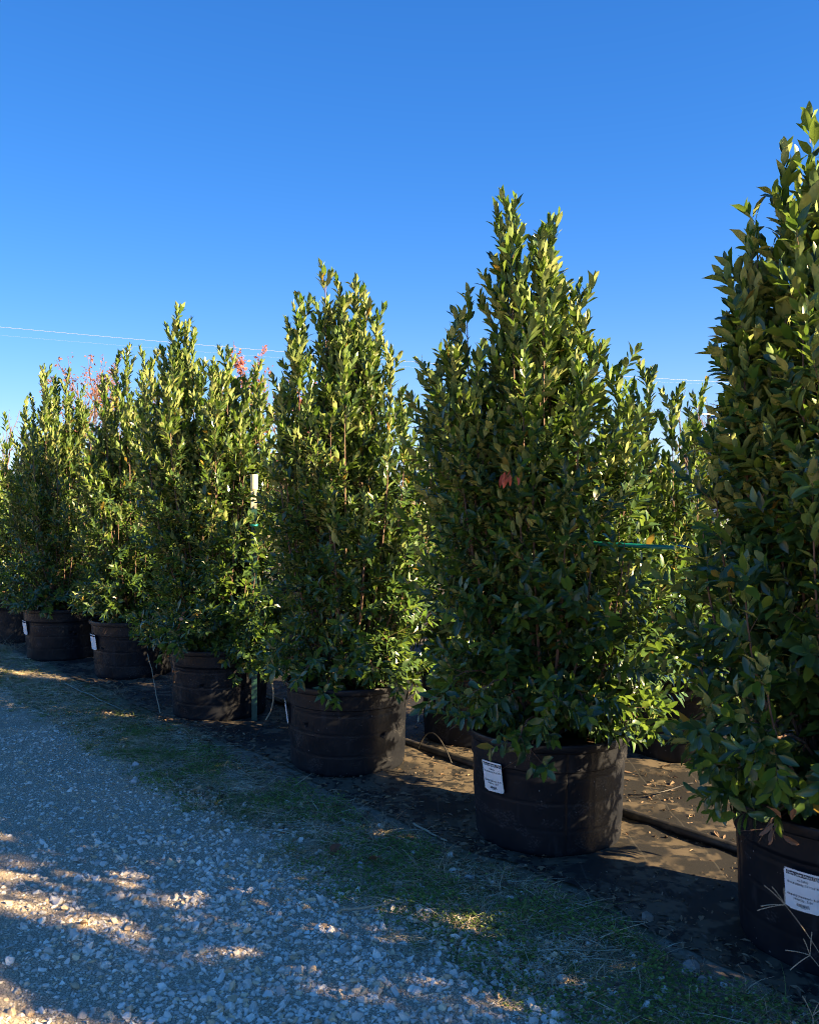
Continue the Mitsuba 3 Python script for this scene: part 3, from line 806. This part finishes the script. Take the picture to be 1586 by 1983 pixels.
def ribbons(base, dirs, length, width, bend, col, seed, segs=3):
    """Thin curved blades: base (n, 3), start direction, total bend towards the ground."""
    r = np.random.default_rng(seed)
    n = len(base)
    side = unit(np.cross(dirs, r.normal(size=(n, 3))))
    t = np.linspace(0, 1, segs + 1)
    P = base[:, None] + dirs[:, None] * (length[:, None] * t)[..., None] + np.concatenate([bend[:, None, :2] * (length[:, None] * t ** 2)[..., None], (bend[:, None, 2:] * (length[:, None] * t ** 2)[..., None])], -1)
    w = (width[:, None] * (1 - 0.85 * t))[..., None]
    A, B = P - side[:, None] * w, P + side[:, None] * w
    V = np.stack([A, B], 2).reshape(n, -1, 3)
    f = []
    for k in range(segs):
        a = 2 * k
        f += [[a, a + 1, a + 3], [a, a + 3, a + 2]]
    V[..., 2] = np.maximum(V[..., 2], 0.004)
    return pack(V, np.array(f), col)

def weeds_w(xy):
    d = row_d(xy[:, 0], xy[:, 1])
    w = meshkit.fbm(np.column_stack([xy * 2.6, np.zeros(len(xy))]), 3, 31) - 0.5
    e = d + 0.5 * w
    return np.clip((e + 1.12) / 0.35, 0, 1) * np.clip((-0.30 - e * 0.6 - d * 0.4) / 0.12, 0, 1)

# short green grass
xy = scatter(150000, -1.35, -0.2, -2.5, 11.0)
patch = meshkit.fbm(np.column_stack([xy * 5.5, np.zeros(len(xy))]), 3, 33)
near = np.hypot(xy[:, 0], xy[:, 1])
keep = rng.uniform(size=len(xy)) < weeds_w(xy) * np.clip((patch - 0.36) / 0.18, 0.03, 1) * np.where(near < 5, 1, 0.6)
xy = xy[keep]; near = near[keep]; n = len(xy)
base = np.column_stack([xy, ground_h(xy[:, 0], xy[:, 1])])
dirs = unit(rng.normal(0, 0.55, (n, 3)) * np.array([1, 1, 0.2]) + np.array([0, 0, 0.8]))
k = rng.uniform(0, 1, (n, 1))
col = np.array([0.14, 0.19, 0.06]) + (np.array([0.36, 0.39, 0.17]) - np.array([0.14, 0.19, 0.06])) * k
m, c = ribbons(base, dirs, rng.uniform(0.014, 0.045, n), rng.uniform(0.0011, 0.0021, n) * np.where(near < 5, 1, 1.7), np.column_stack([rng.normal(0, 0.4, (n, 2)), -rng.uniform(0.1, 0.6, n)]), col, 5)
print('grass', n)
struct('grass', m, 'mat_grass', 'short green grass in the weedy strip between road and pots', 'grass', color=c, kind='stuff')

# taller tufts in the same strip
xy = scatter(2100, -1.2, -0.16, -2.5, 9.0)
xy = xy[rng.uniform(size=len(xy)) < weeds_w(xy)]
m_ = 22
i = np.repeat(np.arange(len(xy)), m_)
dry_ = (rng.uniform(size=len(xy)) < 0.66)[i]
n = len(i)
hh = rng.uniform(0.035, 0.12, len(xy))[i]
base = np.column_stack([xy[i] + rng.normal(0, 0.016, (n, 2)), ground_h(xy[i, 0], xy[i, 1])])
dirs = unit(np.column_stack([rng.normal(0, 0.6, (n, 2)), rng.uniform(0.4, 1, n)]))
k = rng.uniform(0, 1, (n, 1))
cg = np.array([0.10, 0.17, 0.045]) + (np.array([0.27, 0.33, 0.11]) - np.array([0.10, 0.17, 0.045])) * k
cd = np.array([0.36, 0.29, 0.19]) + (np.array([0.70, 0.62, 0.45]) - np.array([0.36, 0.29, 0.19])) * k
tuft, tuft_c = ribbons(base, dirs, hh * rng.uniform(0.5, 1.1, n), rng.uniform(0.0011, 0.0021, n), np.column_stack([rng.normal(0, 0.45, (n, 2)), -rng.uniform(0.2, 0.8, n)]), np.where(dry_[:, None], cd, cg), 15, 3)
struct('weed_tufts', tuft, 'mat_grass', 'green and straw coloured grass tufts growing in the strip', 'grass', color=tuft_c, kind='stuff')

# clover-like ground cover near the foreground pot
xy = scatter(60000, -1.05, -0.25, -2.5, 6.0)
patch = meshkit.fbm(np.column_stack([xy * 3.2, np.zeros(len(xy))]), 3, 35)
keep = rng.uniform(size=len(xy)) < weeds_w(xy) * np.clip((patch - 0.42) / 0.12, 0, 1)
xy = xy[keep]; n = len(xy)
ang = rng.uniform(0, 2 * PI, n)
d = np.column_stack([np.cos(ang), np.sin(ang), rng.uniform(-0.1, 0.35, n)]); d = unit(d)
nn = unit(np.array([0, 0, 1.0]) + rng.normal(0, 0.3, (n, 3))); nn = unit(nn - (nn * d).sum(-1, keepdims=True) * d)
ln = rng.uniform(0.008, 0.018, n)
L = {'o': np.column_stack([xy, ground_h(xy[:, 0], xy[:, 1]) + rng.uniform(0.006, 0.036, n)]), 'd': d, 'n': nn, 'len': ln, 'wid': ln * 0.8, 'fold': rng.uniform(0, 0.3, n), 'curl': rng.uniform(0, 0.2, n)}
v, f = leaf_mesh(L, 4)
k = rng.uniform(0, 1, (n, 1))
m, c = pack(v, f, np.array([0.11, 0.20, 0.05]) + (np.array([0.26, 0.36, 0.10]) - np.array([0.11, 0.20, 0.05])) * k)
struct('ground_cover', m, 'mat_grass', 'low round leaved green weeds creeping over the strip', 'weeds', color=c, kind='stuff')

# dry straw, lying
def straw_cols(n):
    k = rng.uniform(0, 1, (n, 1))
    return np.array([0.30, 0.25, 0.17]) + (np.array([0.66, 0.59, 0.43]) - np.array([0.30, 0.25, 0.17])) * k
xy = scatter(70000, -1.5, -0.15, -2.5, 11.0)
patch = meshkit.fbm(np.column_stack([xy * 3.0, np.zeros(len(xy))]), 3, 37)
keep = rng.uniform(size=len(xy)) < weeds_w(xy) * np.clip((patch - 0.38) / 0.2, 0.08, 1)
xy = xy[keep]; n = len(xy)
ang = rng.uniform(0, 2 * PI, n)
dirs = unit(np.column_stack([np.cos(ang), np.sin(ang), rng.uniform(0.05, 0.5, n)]))
m, c = ribbons(np.column_stack([xy, ground_h(xy[:, 0], xy[:, 1]) + 0.004]), dirs, rng.uniform(0.04, 0.16, n), rng.uniform(0.0012, 0.0023, n),
               np.column_stack([rng.normal(0, 0.5, (n, 2)), -rng.uniform(0.1, 0.5, n)]), straw_cols(n), 6, 4)
struct('straw', m, 'mat_straw', 'dry straw coloured grass stems lying over the strip', 'straw', color=c, kind='stuff')

# litter: small brown leaf scraps and bark bits on cloth and strip
xy = np.vstack([scatter(9000, -0.9, 2.4, -2.5, 9.0), scatter(6500, -0.55, 0.0, -2.5, 8.0)])
n = len(xy)
keep = rng.uniform(size=n) < np.where(row_d(xy[:, 0], xy[:, 1]) < -0.1, 0.9, 0.5)
xy = xy[keep]; n = len(xy)
ang = rng.uniform(0, 2 * PI, n)
d = unit(np.column_stack([np.cos(ang), np.sin(ang), rng.normal(0, 0.12, n)]))
nn = unit(np.array([0, 0, 1.0]) + rng.normal(0, 0.35, (n, 3))); nn = unit(nn - (nn * d).sum(-1, keepdims=True) * d)
ln = 0.010 + 0.05 * rng.uniform(0, 1, n) ** 2
L = {'o': np.column_stack([xy, ground_h(xy[:, 0], xy[:, 1]) + 0.012]), 'd': d, 'n': nn, 'len': ln, 'wid': ln * rng.uniform(0.2, 0.45, n), 'fold': rng.uniform(0.1, 0.8, n), 'curl': rng.uniform(-0.1, 0.15, n)}
v, f = leaf_mesh(L, 8)
k = rng.uniform(0, 1, (n, 1))
m, c = pack(v, f, np.array([0.06, 0.04, 0.028]) + (np.array([0.27, 0.18, 0.10]) - np.array([0.06, 0.04, 0.028])) * k)
struct('leaf_litter', m, 'mat_dead_leaf', 'scraps of brown dead leaf strewn over cloth and soil', 'leaf litter', color=c, kind='stuff')

xy = scatter(16000, -0.5, 2.2, -2.5, 8.0)
clump = meshkit.fbm(np.column_stack([xy * 3.5, np.zeros(len(xy))]), 3, 41)
xy = xy[rng.uniform(size=len(xy)) < np.clip((clump - 0.42) / 0.15, 0.05, 1)]
tone = rng.uniform(0, 1, (len(xy), 1))
m, c = scatter_stones(xy, 0.003 + 0.010 * rng.uniform(0, 1, len(xy)) ** 3, np.array([0.05, 0.038, 0.028]) + np.array([0.22, 0.175, 0.125]) * tone ** 2, 14, GRIT, sink=0.25, lift=0.012)
struct('spilled_soil', m, 'mat_stone', 'crumbs of soil and bark spilled over the dark cloth', 'soil crumbs', color=c, kind='stuff')

def dry_clump(label, x, y, n, h, seed, lean=(0, 0)):
    r = np.random.default_rng(seed)
    base = np.column_stack([r.normal(x, 0.05, n), r.normal(y, 0.05, n), np.full(n, 0.0)])
    dirs = unit(np.column_stack([r.normal(lean[0], 0.55, n), r.normal(lean[1], 0.55, n), r.uniform(0.25, 1.0, n)]))
    k = r.uniform(0, 1, (n, 1))
    col = np.array([0.22, 0.17, 0.10]) + (np.array([0.50, 0.43, 0.29]) - np.array([0.22, 0.17, 0.10])) * k
    m, c = ribbons(base, dirs, r.uniform(0.4, 1.0, n) * h, r.uniform(0.0008, 0.0016, n), np.column_stack([r.normal(0, 0.3, (n, 2)), -r.uniform(0.2, 0.7, n)]), col, seed, 5)
    t = thing('dry_grass_tuft', label, 'dry grass')
    scene[t] = mikit.ply(m, 'mat_straw', color=c)
dry_clump('pale dry grass tuft at the cloth edge between the two tagged pots', -0.16, 4.30, 60, 0.26, 71, (0.5, 0.2))
dry_clump('flattened dry grass tuft in front of the tagged pot with the speckled side', 0.12, 3.85, 80, 0.18, 72)
dry_clump('bleached dry grass tuft between the two far tagged pots', -2.45, 7.35, 60, 0.30, 73)
dry_clump('sunlit straw tuft leaning on the farthest pot in view', -4.40, 9.70, 90, 0.45, 74, (-0.4, 0.0))
dry_clump('small dry grass tuft in the streak of sun on the gravel', -1.30, 4.95, 40, 0.12, 75)
dry_clump('dry grass tuft at the foot of the broad shrub', -1.55, 6.05, 40, 0.16, 76)
dry_clump('straw tuft at the foot of the nearest pot', 1.13, 2.72, 70, 0.16, 77)
dry_clump('dry grass tuft beside the brown fallen leaf', -0.42, 4.10, 60, 0.15, 78)

# finger-headed grass stalks by the nearest pot
def stalk(label, base, head, fingers, seed):
    r = np.random.default_rng(seed)
    t = thing('grass_stalk', label, 'grass stalk')
    P = bezier(base, (np.asarray(base) * 0.5 + np.asarray(head) * 0.5 + np.array([0.02, 0, 0.04])), head, 10)
    part(t, 'stem', tube(P, np.linspace(0.0014, 0.001, 10), 5), 'mat_dry_stalk', smooth=True)
    for dx, dy, dz in fingers:
        e = np.asarray(head) + np.array([dx, dy, dz])
        part(t, 'spike', tube(bezier(head, (np.asarray(head) + e) / 2 + np.array([0, 0, 0.006]), e, 6), np.linspace(0.0011, 0.0016, 6), 5), 'mat_dry_stalk', smooth=True)
def dry(p, n, uv):
    return mix((0.34, 0.26, 0.17), (0.52, 0.43, 0.30), noise(p.x * 200, p.y * 200, p.z * 200))
scene['mat_dry_stalk'] = {'type': 'twosided', 'bsdf': {'type': 'diffuse', 'reflectance': proc(dry)}}
stalk('dry grass stalk with five spread fingers in front of the near tag', (1.37, 2.66, 0.0), (1.150, 2.70, 0.395), [(-0.078, -0.01, 0.0), (-0.085, 0, -0.018), (-0.06, 0.01, 0.055), (-0.04, 0, 0.055), (-0.004, 0, 0.052)], 81)
stalk('shorter forked dry grass stalk beside the near pot', (1.33, 2.62, 0.0), (1.20, 2.64, 0.27), [(-0.06, 0, -0.045), (-0.02, 0, 0.05), (0.005, 0, 0.07), (-0.07, 0.01, 0.01)], 82)
stalk('low dry grass stalk with three fingers at the near pot', (1.16, 2.58, 0.0), (1.19, 2.60, 0.11), [(0.035, 0, 0.07), (-0.03, 0, 0.06), (0.05, 0, 0.035)], 83)

# single stones and scraps one can point to
def lone_stone(label, x, y, s, seed, tone):
    t = thing('stone', label, 'stone')
    v, f = hull_stones(1, seed, 22)[0]
    a = np.random.default_rng(seed).uniform(0, 6)
    m = place((v * s * np.array([1, 1, 1.1]), f), x, y, float(ground_h(np.array([x]), np.array([y]))[0]) + s * 0.42, a)
    scene[t] = mikit.ply(m, 'mat_stone', color=np.tile(np.array(tone), (len(v), 1)))
lone_stone('pale stone at the left foot of the tagged pot with two tipped shrub', 0.26, 3.80, 0.026, 1, (0.40, 0.38, 0.35))
lone_stone('grey brown stone on the bare cloth before the nearest pot', 0.92, 3.42, 0.034, 2, (0.24, 0.20, 0.16))
lone_stone('rough grey stone at the edge of the cloth near the nearest pot', 0.98, 3.06, 0.038, 3, (0.26, 0.24, 0.21))
lone_stone('smaller stone just in front of the rough grey stone', 0.99, 2.98, 0.024, 4, (0.25, 0.22, 0.19))
lone_stone('white pebble on the green strip before the broad shrub', -1.68, 5.42, 0.030, 5, (0.50, 0.48, 0.45))
lone_stone('second white pebble nearer the road in the green strip', -1.58, 5.08, 0.028, 6, (0.48, 0.47, 0.45))
lone_stone('round pale pebble alone on the gravel among sun streaks', -1.43, 3.57, 0.030, 7, (0.56, 0.54, 0.50))
lone_stone('pale stone beside the brown fallen leaf', -0.22, 3.92, 0.030, 8, (0.42, 0.42, 0.42))
lone_stone('white stone on the weeds before the near grass stalks', 0.98, 2.62, 0.024, 9, (0.52, 0.50, 0.46))

def fallen_leaf(label, x, y, size, col, seed):
    r = np.random.default_rng(seed)
    t = thing('fallen_leaf', label, 'leaf')
    d = unit(np.array([[r.normal(), r.normal(), 0.15]])); nn = np.array([[0.2, -0.5, 0.8]]); nn = unit(nn - (nn * d).sum() * d)
    L = {'o': np.array([[x, y, 0.015]]), 'd': d, 'n': nn, 'len': np.array([size]), 'wid': np.array([size * 0.62]), 'fold': np.array([0.5]), 'curl': np.array([-0.2])}
    v, f = leaf_mesh(L, 12)
    m, c = pack(v, f, np.array([col]))
    scene[t] = mikit.ply(m, 'mat_dead_leaf', smooth=True, color=c)
fallen_leaf('curled red brown leaf fallen at the edge of the gravel', -0.36, 4.02, 0.085, (0.20, 0.075, 0.04), 1)
fallen_leaf('dull brown leaf lying beside the straw tuft', -0.17, 3.98, 0.10, (0.13, 0.08, 0.05), 2)
fallen_leaf('tan leaf fallen in the sun streak on the gravel', -1.22, 4.95, 0.11, (0.30, 0.20, 0.10), 3)

def stick(label, p, q, r, seed, mat='mat_dry_stalk'):
    t = thing('stick', label, 'stick')
    rr = np.random.default_rng(seed)
    P = np.linspace(p, q, 8) + rr.normal(0, 0.004, (8, 3)) * np.array([1, 1, 0.5])
    P[:, 2] = np.maximum(P[:, 2], r)
    scene[t] = mikit.ply(tube(P, np.linspace(r, r * 0.6, 8), 6), mat, smooth=40)
stick('pale broken stick on the bare ground before the tagged pot', (0.02, 4.42, 0.015), (0.18, 4.20, 0.012), 0.006, 1)
stick('grey stick lying on the gravel below the straw', (-0.28, 3.46, 0.02), (-0.10, 3.50, 0.03), 0.006, 2)
stick('thin cane lying in the grass from the far pots towards the broad shrub', (-3.0, 7.70, 0.05), (-2.15, 6.75, 0.02), 0.007, 3, 'mat_post_green')
stick('thin pale twig leaning on the pot behind the broad shrub', (-1.90, 6.75, 0.0), (-2.36, 7.98, 0.26), 0.004, 4)

# ------------------------------------------------------------------ irrigation
s = np.linspace(-3, 16, 90)
xy = to_xy(0.66 + 0.05 * nz(s, 0.5, 9), s)
t = thing('irrigation_pipe', 'black plastic water pipe running behind the front row of pots', 'pipe')
scene[t] = mikit.ply(tube(np.column_stack([xy, np.full(len(s), 0.032)]), 0.023, 10), 'mat_pipe', smooth=True)
def drip(label, pts, mat='mat_pipe', r=0.004):
    t = thing('drip_tube', label, 'tube')
    P = np.asarray(pts, float)
    from scipy.interpolate import CubicSpline
    cs = CubicSpline(np.arange(len(P)), P)
    scene[t] = mikit.ply(tube(cs(np.linspace(0, len(P) - 1, 24)), r, 6), mat, smooth=True)
drip('thin drip tube arching out of the pipe beside the gap between pots', [(0.06, 5.70, 0.04), (0.13, 5.62, 0.16), (0.20, 5.52, 0.13), (0.26, 5.44, 0.02)])
drip('pale weathered drip tube hanging beside the pot of the broad shrub', [(-1.02, 6.62, 0.50), (-1.04, 6.60, 0.36), (-1.01, 6.56, 0.2), (-1.06, 6.52, 0.02)], 'mat_dry_stalk', 0.006)
drip('black drip tube curving over the cloth behind the nearest pots', [(1.20, 4.85, 0.02), (1.36, 4.80, 0.05), (1.50, 4.90, 0.05), (1.62, 5.05, 0.02)])

# ------------------------------------------------------------------ green post with cream cap, green crossbar
t = thing('fence_post', 'green studded metal post with cream cap beside the broad shrub', 'post')
px, py = -1.145, 6.53
part(t, 'post', cat_meshes([box((px - 0.020, py - 0.004, 0), (px + 0.020, py, 1.58)), box((px - 0.003, py + 0.0005, 0), (px + 0.003, py + 0.034, 1.58))]), 'mat_post_green')
part(t, 'painted_top', cat_meshes([box((px - 0.021, py - 0.005, 1.583), (px + 0.021, py, 1.745)), box((px - 0.0035, py + 0.0005, 1.583), (px + 0.0035, py + 0.034, 1.745))]), 'mat_cream', label='cream painted top of the post')
part(t, 'cap', place(lathe([(0.001, 1.72), (0.026, 1.722), (0.027, 1.73), (0.0285, 1.826), (0.026, 1.833), (0.001, 1.835)], 32), px, py + 0.008), 'mat_cream', smooth=40, label='cream plastic cap')
for i in range(24):
    z = 1.70 - i * 0.055
    c = trimesh.creation.icosphere(1, 0.009)
    part(t, 'stud', (np.array(c.vertices) * np.array([0.75, 1.1, 1.35]) + np.array([px, py - 0.006, z]), np.array(c.faces)), 'mat_stud', smooth=True)
part(t, 'tie', place(lathe([(0.027, 1.452), (0.031, 1.452), (0.031, 1.466), (0.027, 1.466), (0.027, 1.452)], 24), px, py + 0.004), 'mat_tie', smooth=30, label='bright turquoise plastic tie')

t = thing('support_frame', 'teal plastic coated bar sticking out of the two tipped shrub', 'support')
part(t, 'crossbar', tube([(0.62, 4.24, 1.445), (0.9, 4.05, 1.437), (1.165, 3.90, 1.428)], 0.010, 10), 'mat_teal', smooth=40)
part(t, 'stake', tube([(0.64, 4.245, 0.45), (0.64, 4.245, 0.9), (0.64, 4.245, 1.5)], 0.011, 10), 'mat_post_green', smooth=40)

# ------------------------------------------------------------------ background: autumn trees, pole, wires, house, far trees
def autumn_tree(label, x, y, H, spread, n_twigs, cols, seed, lpt, lsize, bare=False, name='autumn_tree', slim=1.0):
    r = np.random.default_rng(seed)
    t = thing(name, label, 'tree')
    segs, tips = [], []
    def branch(p, d, ln, rad, depth):
        n = 6
        pts = [np.array(p)]
        dd = np.array(d)
        for _ in range(n):
            dd = unit(dd + r.normal(0, 0.10, 3) + np.array([0, 0, 0.06]))
            pts.append(pts[-1] + dd * ln / n)
        segs.append(tube(np.array(pts), np.linspace(rad, rad * 0.5, n + 1), 5, cap=False))
        if depth == 0:
            tips.append((pts[2], pts[-1]))
            return
        for k in range(5 if depth > 1 else n_twigs):
            u = r.uniform(0.3, 1.0)
            i = min(int(u * n), n - 1)
            az = r.uniform(0, 2 * PI)
            nd = unit(dd * 0.9 + np.array([math.cos(az), math.sin(az), 0.25]) * spread)
            branch(pts[i], nd, ln * r.uniform(0.42, 0.6), rad * 0.5, depth - 1)
    for k in range(4):
        az = k * PI / 2 + r.uniform(-0.4, 0.4)
        branch((0, 0, 0), unit([0.28 * math.cos(az), 0.28 * math.sin(az), 1]), H * 0.62, 0.04, 2)
    sv, sf = cat_meshes(segs)
    sc = H / sv[:, 2].max()
    sv = sv * sc * np.array([slim, slim, 1])
    part(t, 'trunk', (sv + np.array([x, y, 0]), sf), 'mat_bark', smooth=True)
    if not bare:
        A, B = sc * np.array([a for a, _ in tips]), sc * np.array([b for _, b in tips])
        n = len(A) * lpt
        i = np.repeat(np.arange(len(A)), lpt)
        o = A[i] + (B[i] - A[i]) * r.uniform(0, 1.05, (n, 1)) + r.normal(0, 0.04, (n, 3))
        clump = meshkit.noise(o * 1.6, seed)
        keep = r.uniform(size=n) < np.clip((clump - 0.30) / 0.3, 0.1, 1)
        o = o[keep] * np.array([slim, slim, 1]) + np.array([x, y, 0]); n = len(o)
        d = unit(r.normal(size=(n, 3)) + np.array([0, 0, -0.4])); nn = unit(r.normal(size=(n, 3))); nn = unit(nn - (nn * d).sum(-1, keepdims=True) * d)
        ln = r.uniform(*lsize, n)
        L = {'o': o, 'd': d, 'n': nn, 'len': ln, 'wid': ln * 0.55, 'fold': r.uniform(0, 0.4, n), 'curl': r.uniform(0, 0.2, n)}
        v, f = leaf_mesh(L, 4)
        col = np.array(cols[0]) + (np.array(cols[1]) - np.array(cols[0])) * r.uniform(0, 1, (n, 1))
        m, c = pack(v, f, col)
        part(t, 'leaves', m, 'mat_autumn_leaf', color=c, kind='stuff')
autumn_tree('sparse reddish autumn tree behind the far pots, twigs showing against the sky', -7.3, 20.5, 5.1, 0.62, 6, ((0.27, 0.11, 0.09), (0.44, 0.23, 0.18)), 5, 24, (0.06, 0.10), slim=0.9)
autumn_tree('dense pink red autumn tree behind the narrow shrub', -2.2, 19.5, 4.95, 0.5, 7, ((0.40, 0.13, 0.10), (0.60, 0.29, 0.24)), 6, 46, (0.07, 0.11), slim=0.7)
autumn_tree('grey twiggy tree far behind the slim shrub', -11.3, 26.0, 4.3, 0.6, 5, ((0.10, 0.10, 0.07), (0.18, 0.17, 0.11)), 7, 4, (0.05, 0.09), name='twiggy_tree')
autumn_tree('bare sapling clump with thin upright twigs before the house roof', 9.45, 26.0, 4.9, 0.22, 4, None, 8, 0, None, bare=True, name='bare_sapling')
autumn_tree('leafless sapling beside the bare clump, mostly behind the nearest shrub', 10.4, 27.0, 5.0, 0.22, 4, None, 9, 0, None, bare=True, name='bare_sapling')

def utility_pole(label, x, y, h, yaw, arm=True):
    t = thing('utility_pole', label, 'pole')
    part(t, 'pole', tube([(x, y, -0.2), (x, y, h * 0.5), (x, y, h)], [0.17, 0.15, 0.12], 12), 'mat_pole', smooth=40)
    c, s = math.cos(yaw), math.sin(yaw)
    if arm:
        for dz in (0,):
            v, f = box((-1.25, -0.06, h - 0.62), (1.25, 0.06, h - 0.48))
            v = v + np.array([0, -0.2, 0])
            part(t, 'crossarm', place((v, f), x, y, 0, yaw), 'mat_siding')
        for dx in (-1.15, -0.85, 0.85, 1.15):
            part(t, 'insulator', place(lathe([(0.001, h - 0.478), (0.05, h - 0.47), (0.06, h - 0.38), (0.03, h - 0.34), (0.001, h - 0.33)], 12), x + c * dx + s * 0.2, y + s * dx - c * 0.2), 'mat_pole', smooth=True)
        for sg in (-1, 1):
            a, b = np.array([sg * 0.55, -0.2, h - 0.62]), np.array([0.0, -0.18, h - 1.05])
            part(t, 'brace', place(tube([a, (a + b) / 2, b], 0.02, 6), x, y, 0, yaw), 'mat_pole')
    return t
utility_pole('weathered wooden utility pole with pale crossarm beyond the shrubs', 23.6, 70.0, 9.1, 0.0)
utility_pole('utility pole outside the picture holding the near end of the wires', -33.0, 26.5, 9.3, 0.4)
utility_pole('utility pole outside the picture holding the far end of the wires', 36.0, 53.0, 8.5, 0.4)
def wire(label, a, b, sag, r=0.013):
    t = thing('power_line', label, 'wire')
    u = np.linspace(0, 1, 60)[:, None]
    P = np.asarray(a) + (np.asarray(b) - np.asarray(a)) * u
    P[:, 2] -= sag * 4 * (u * (1 - u))[:, 0]
    scene[t] = mikit.ply(tube(P, r, 5), 'mat_wire', smooth=True)
wire('upper bright overhead wire crossing the sky behind the shrubs', (-33.0, 26.3, 8.95), (36.0, 52.8, 8.1), 0.75, 0.0065)
wire('lower fainter overhead wire just under the bright one', (-33.0, 26.3, 8.55), (36.0, 52.8, 8.05), 0.75, 0.002)

# house
t = thing('house', 'distant low house with brown shingle roof behind the nearest shrub', 'house')
hx0, hx1, hy0, hy1, ez, rz = 21.0, 40.0, 60.0, 70.0, 4.6, 7.3
wall = trimesh.creation.box(bounds=[[hx0, hy0, 0], [hx1, hy1, ez]])
part(t, 'wall', (np.array(wall.vertices), np.array(wall.faces)), 'mat_siding')
ym = (hy0 + hy1) / 2
rv = np.array([[hx0 - .5, hy0 - .6, ez - .12], [hx1 + .5, hy0 - .6, ez - .12], [hx1 - 4, ym, rz], [hx0 + 4.0, ym, rz], [hx0 - .5, hy1 + .6, ez - .12], [hx1 + .5, hy1 + .6, ez - .12]])
rf = np.array([[0, 1, 2], [0, 2, 3], [5, 4, 3], [5, 3, 2], [4, 0, 3], [1, 5, 2], [0, 4, 5], [0, 5, 1]])
rf_v = np.vstack([rv, rv + np.array([0, 0, 0.15])])
part(t, 'roof', (rv + np.array([0, 0, 0.14]), rf), 'mat_roof')
for i in range(4):
    x = hx0 + 2.5 + i * 4.6
    w = part(t, 'window', box((x - 0.08, hy0 - 0.05, 1.5), (x + 1.28, hy0 - 0.003, 2.98)), 'mat_siding')
    part(w, 'pane', box((x, hy0 - 0.06, 1.58), (x + 1.2, hy0 - 0.053, 2.9)), 'mat_pane')

# shed whose pale roof shows between two shrubs
t = thing('shed', 'pale metal roofed shed glimpsed between two front shrubs', 'shed')
part(t, 'wall', box((0.8, 44, 0), (9.0, 50, 3.4)), 'mat_siding')
part(t, 'roof', (np.array([[0.4, 43.6, 3.4], [9.4, 43.6, 3.4], [9.4, 47, 4.6], [0.4, 47, 4.6], [0.4, 50.4, 3.4], [9.4, 50.4, 3.4]]) + np.array([0, 0, 0.003]), np.array([[0, 1, 2], [0, 2, 3], [3, 2, 5], [3, 5, 4], [0, 3, 4], [1, 5, 2]])), 'mat_siding')

# far belt of trees
r = np.random.default_rng(91)
n = 5000
az = r.uniform(-0.75, 0.75, n)
dist = r.uniform(110, 150, n)
top = 3.2 + 3.0 * meshkit.fbm(np.column_stack([az * 14, 0 * az, 0 * az]), 3, 92)
z = top * r.uniform(0, 1, n) ** 0.6
o = np.column_stack([np.sin(az) * dist, np.cos(az) * dist, z])
d = unit(r.normal(size=(n, 3))); nn = unit(np.cross(d, r.normal(size=(n, 3))))
ln = r.uniform(0.7, 1.5, n)
v, f = leaf_mesh({'o': o, 'd': d, 'n': nn, 'len': ln, 'wid': ln * 0.7, 'fold': np.zeros(n), 'curl': np.zeros(n)}, 4)
m, c = pack(v, f, np.array([0.05, 0.055, 0.03]) + np.array([0.07, 0.045, 0.025]) * r.uniform(0, 1, (n, 1)))
struct('far_woods', m, 'mat_dead_leaf', 'far belt of grey green woods along the horizon', 'woods', color=c, kind='stuff')

print('entries', len(scene), 'tris', sum(len(meshkit.WRITTEN[d['filename']][1]) for d in scene.values() if d.get('type') == 'ply'))
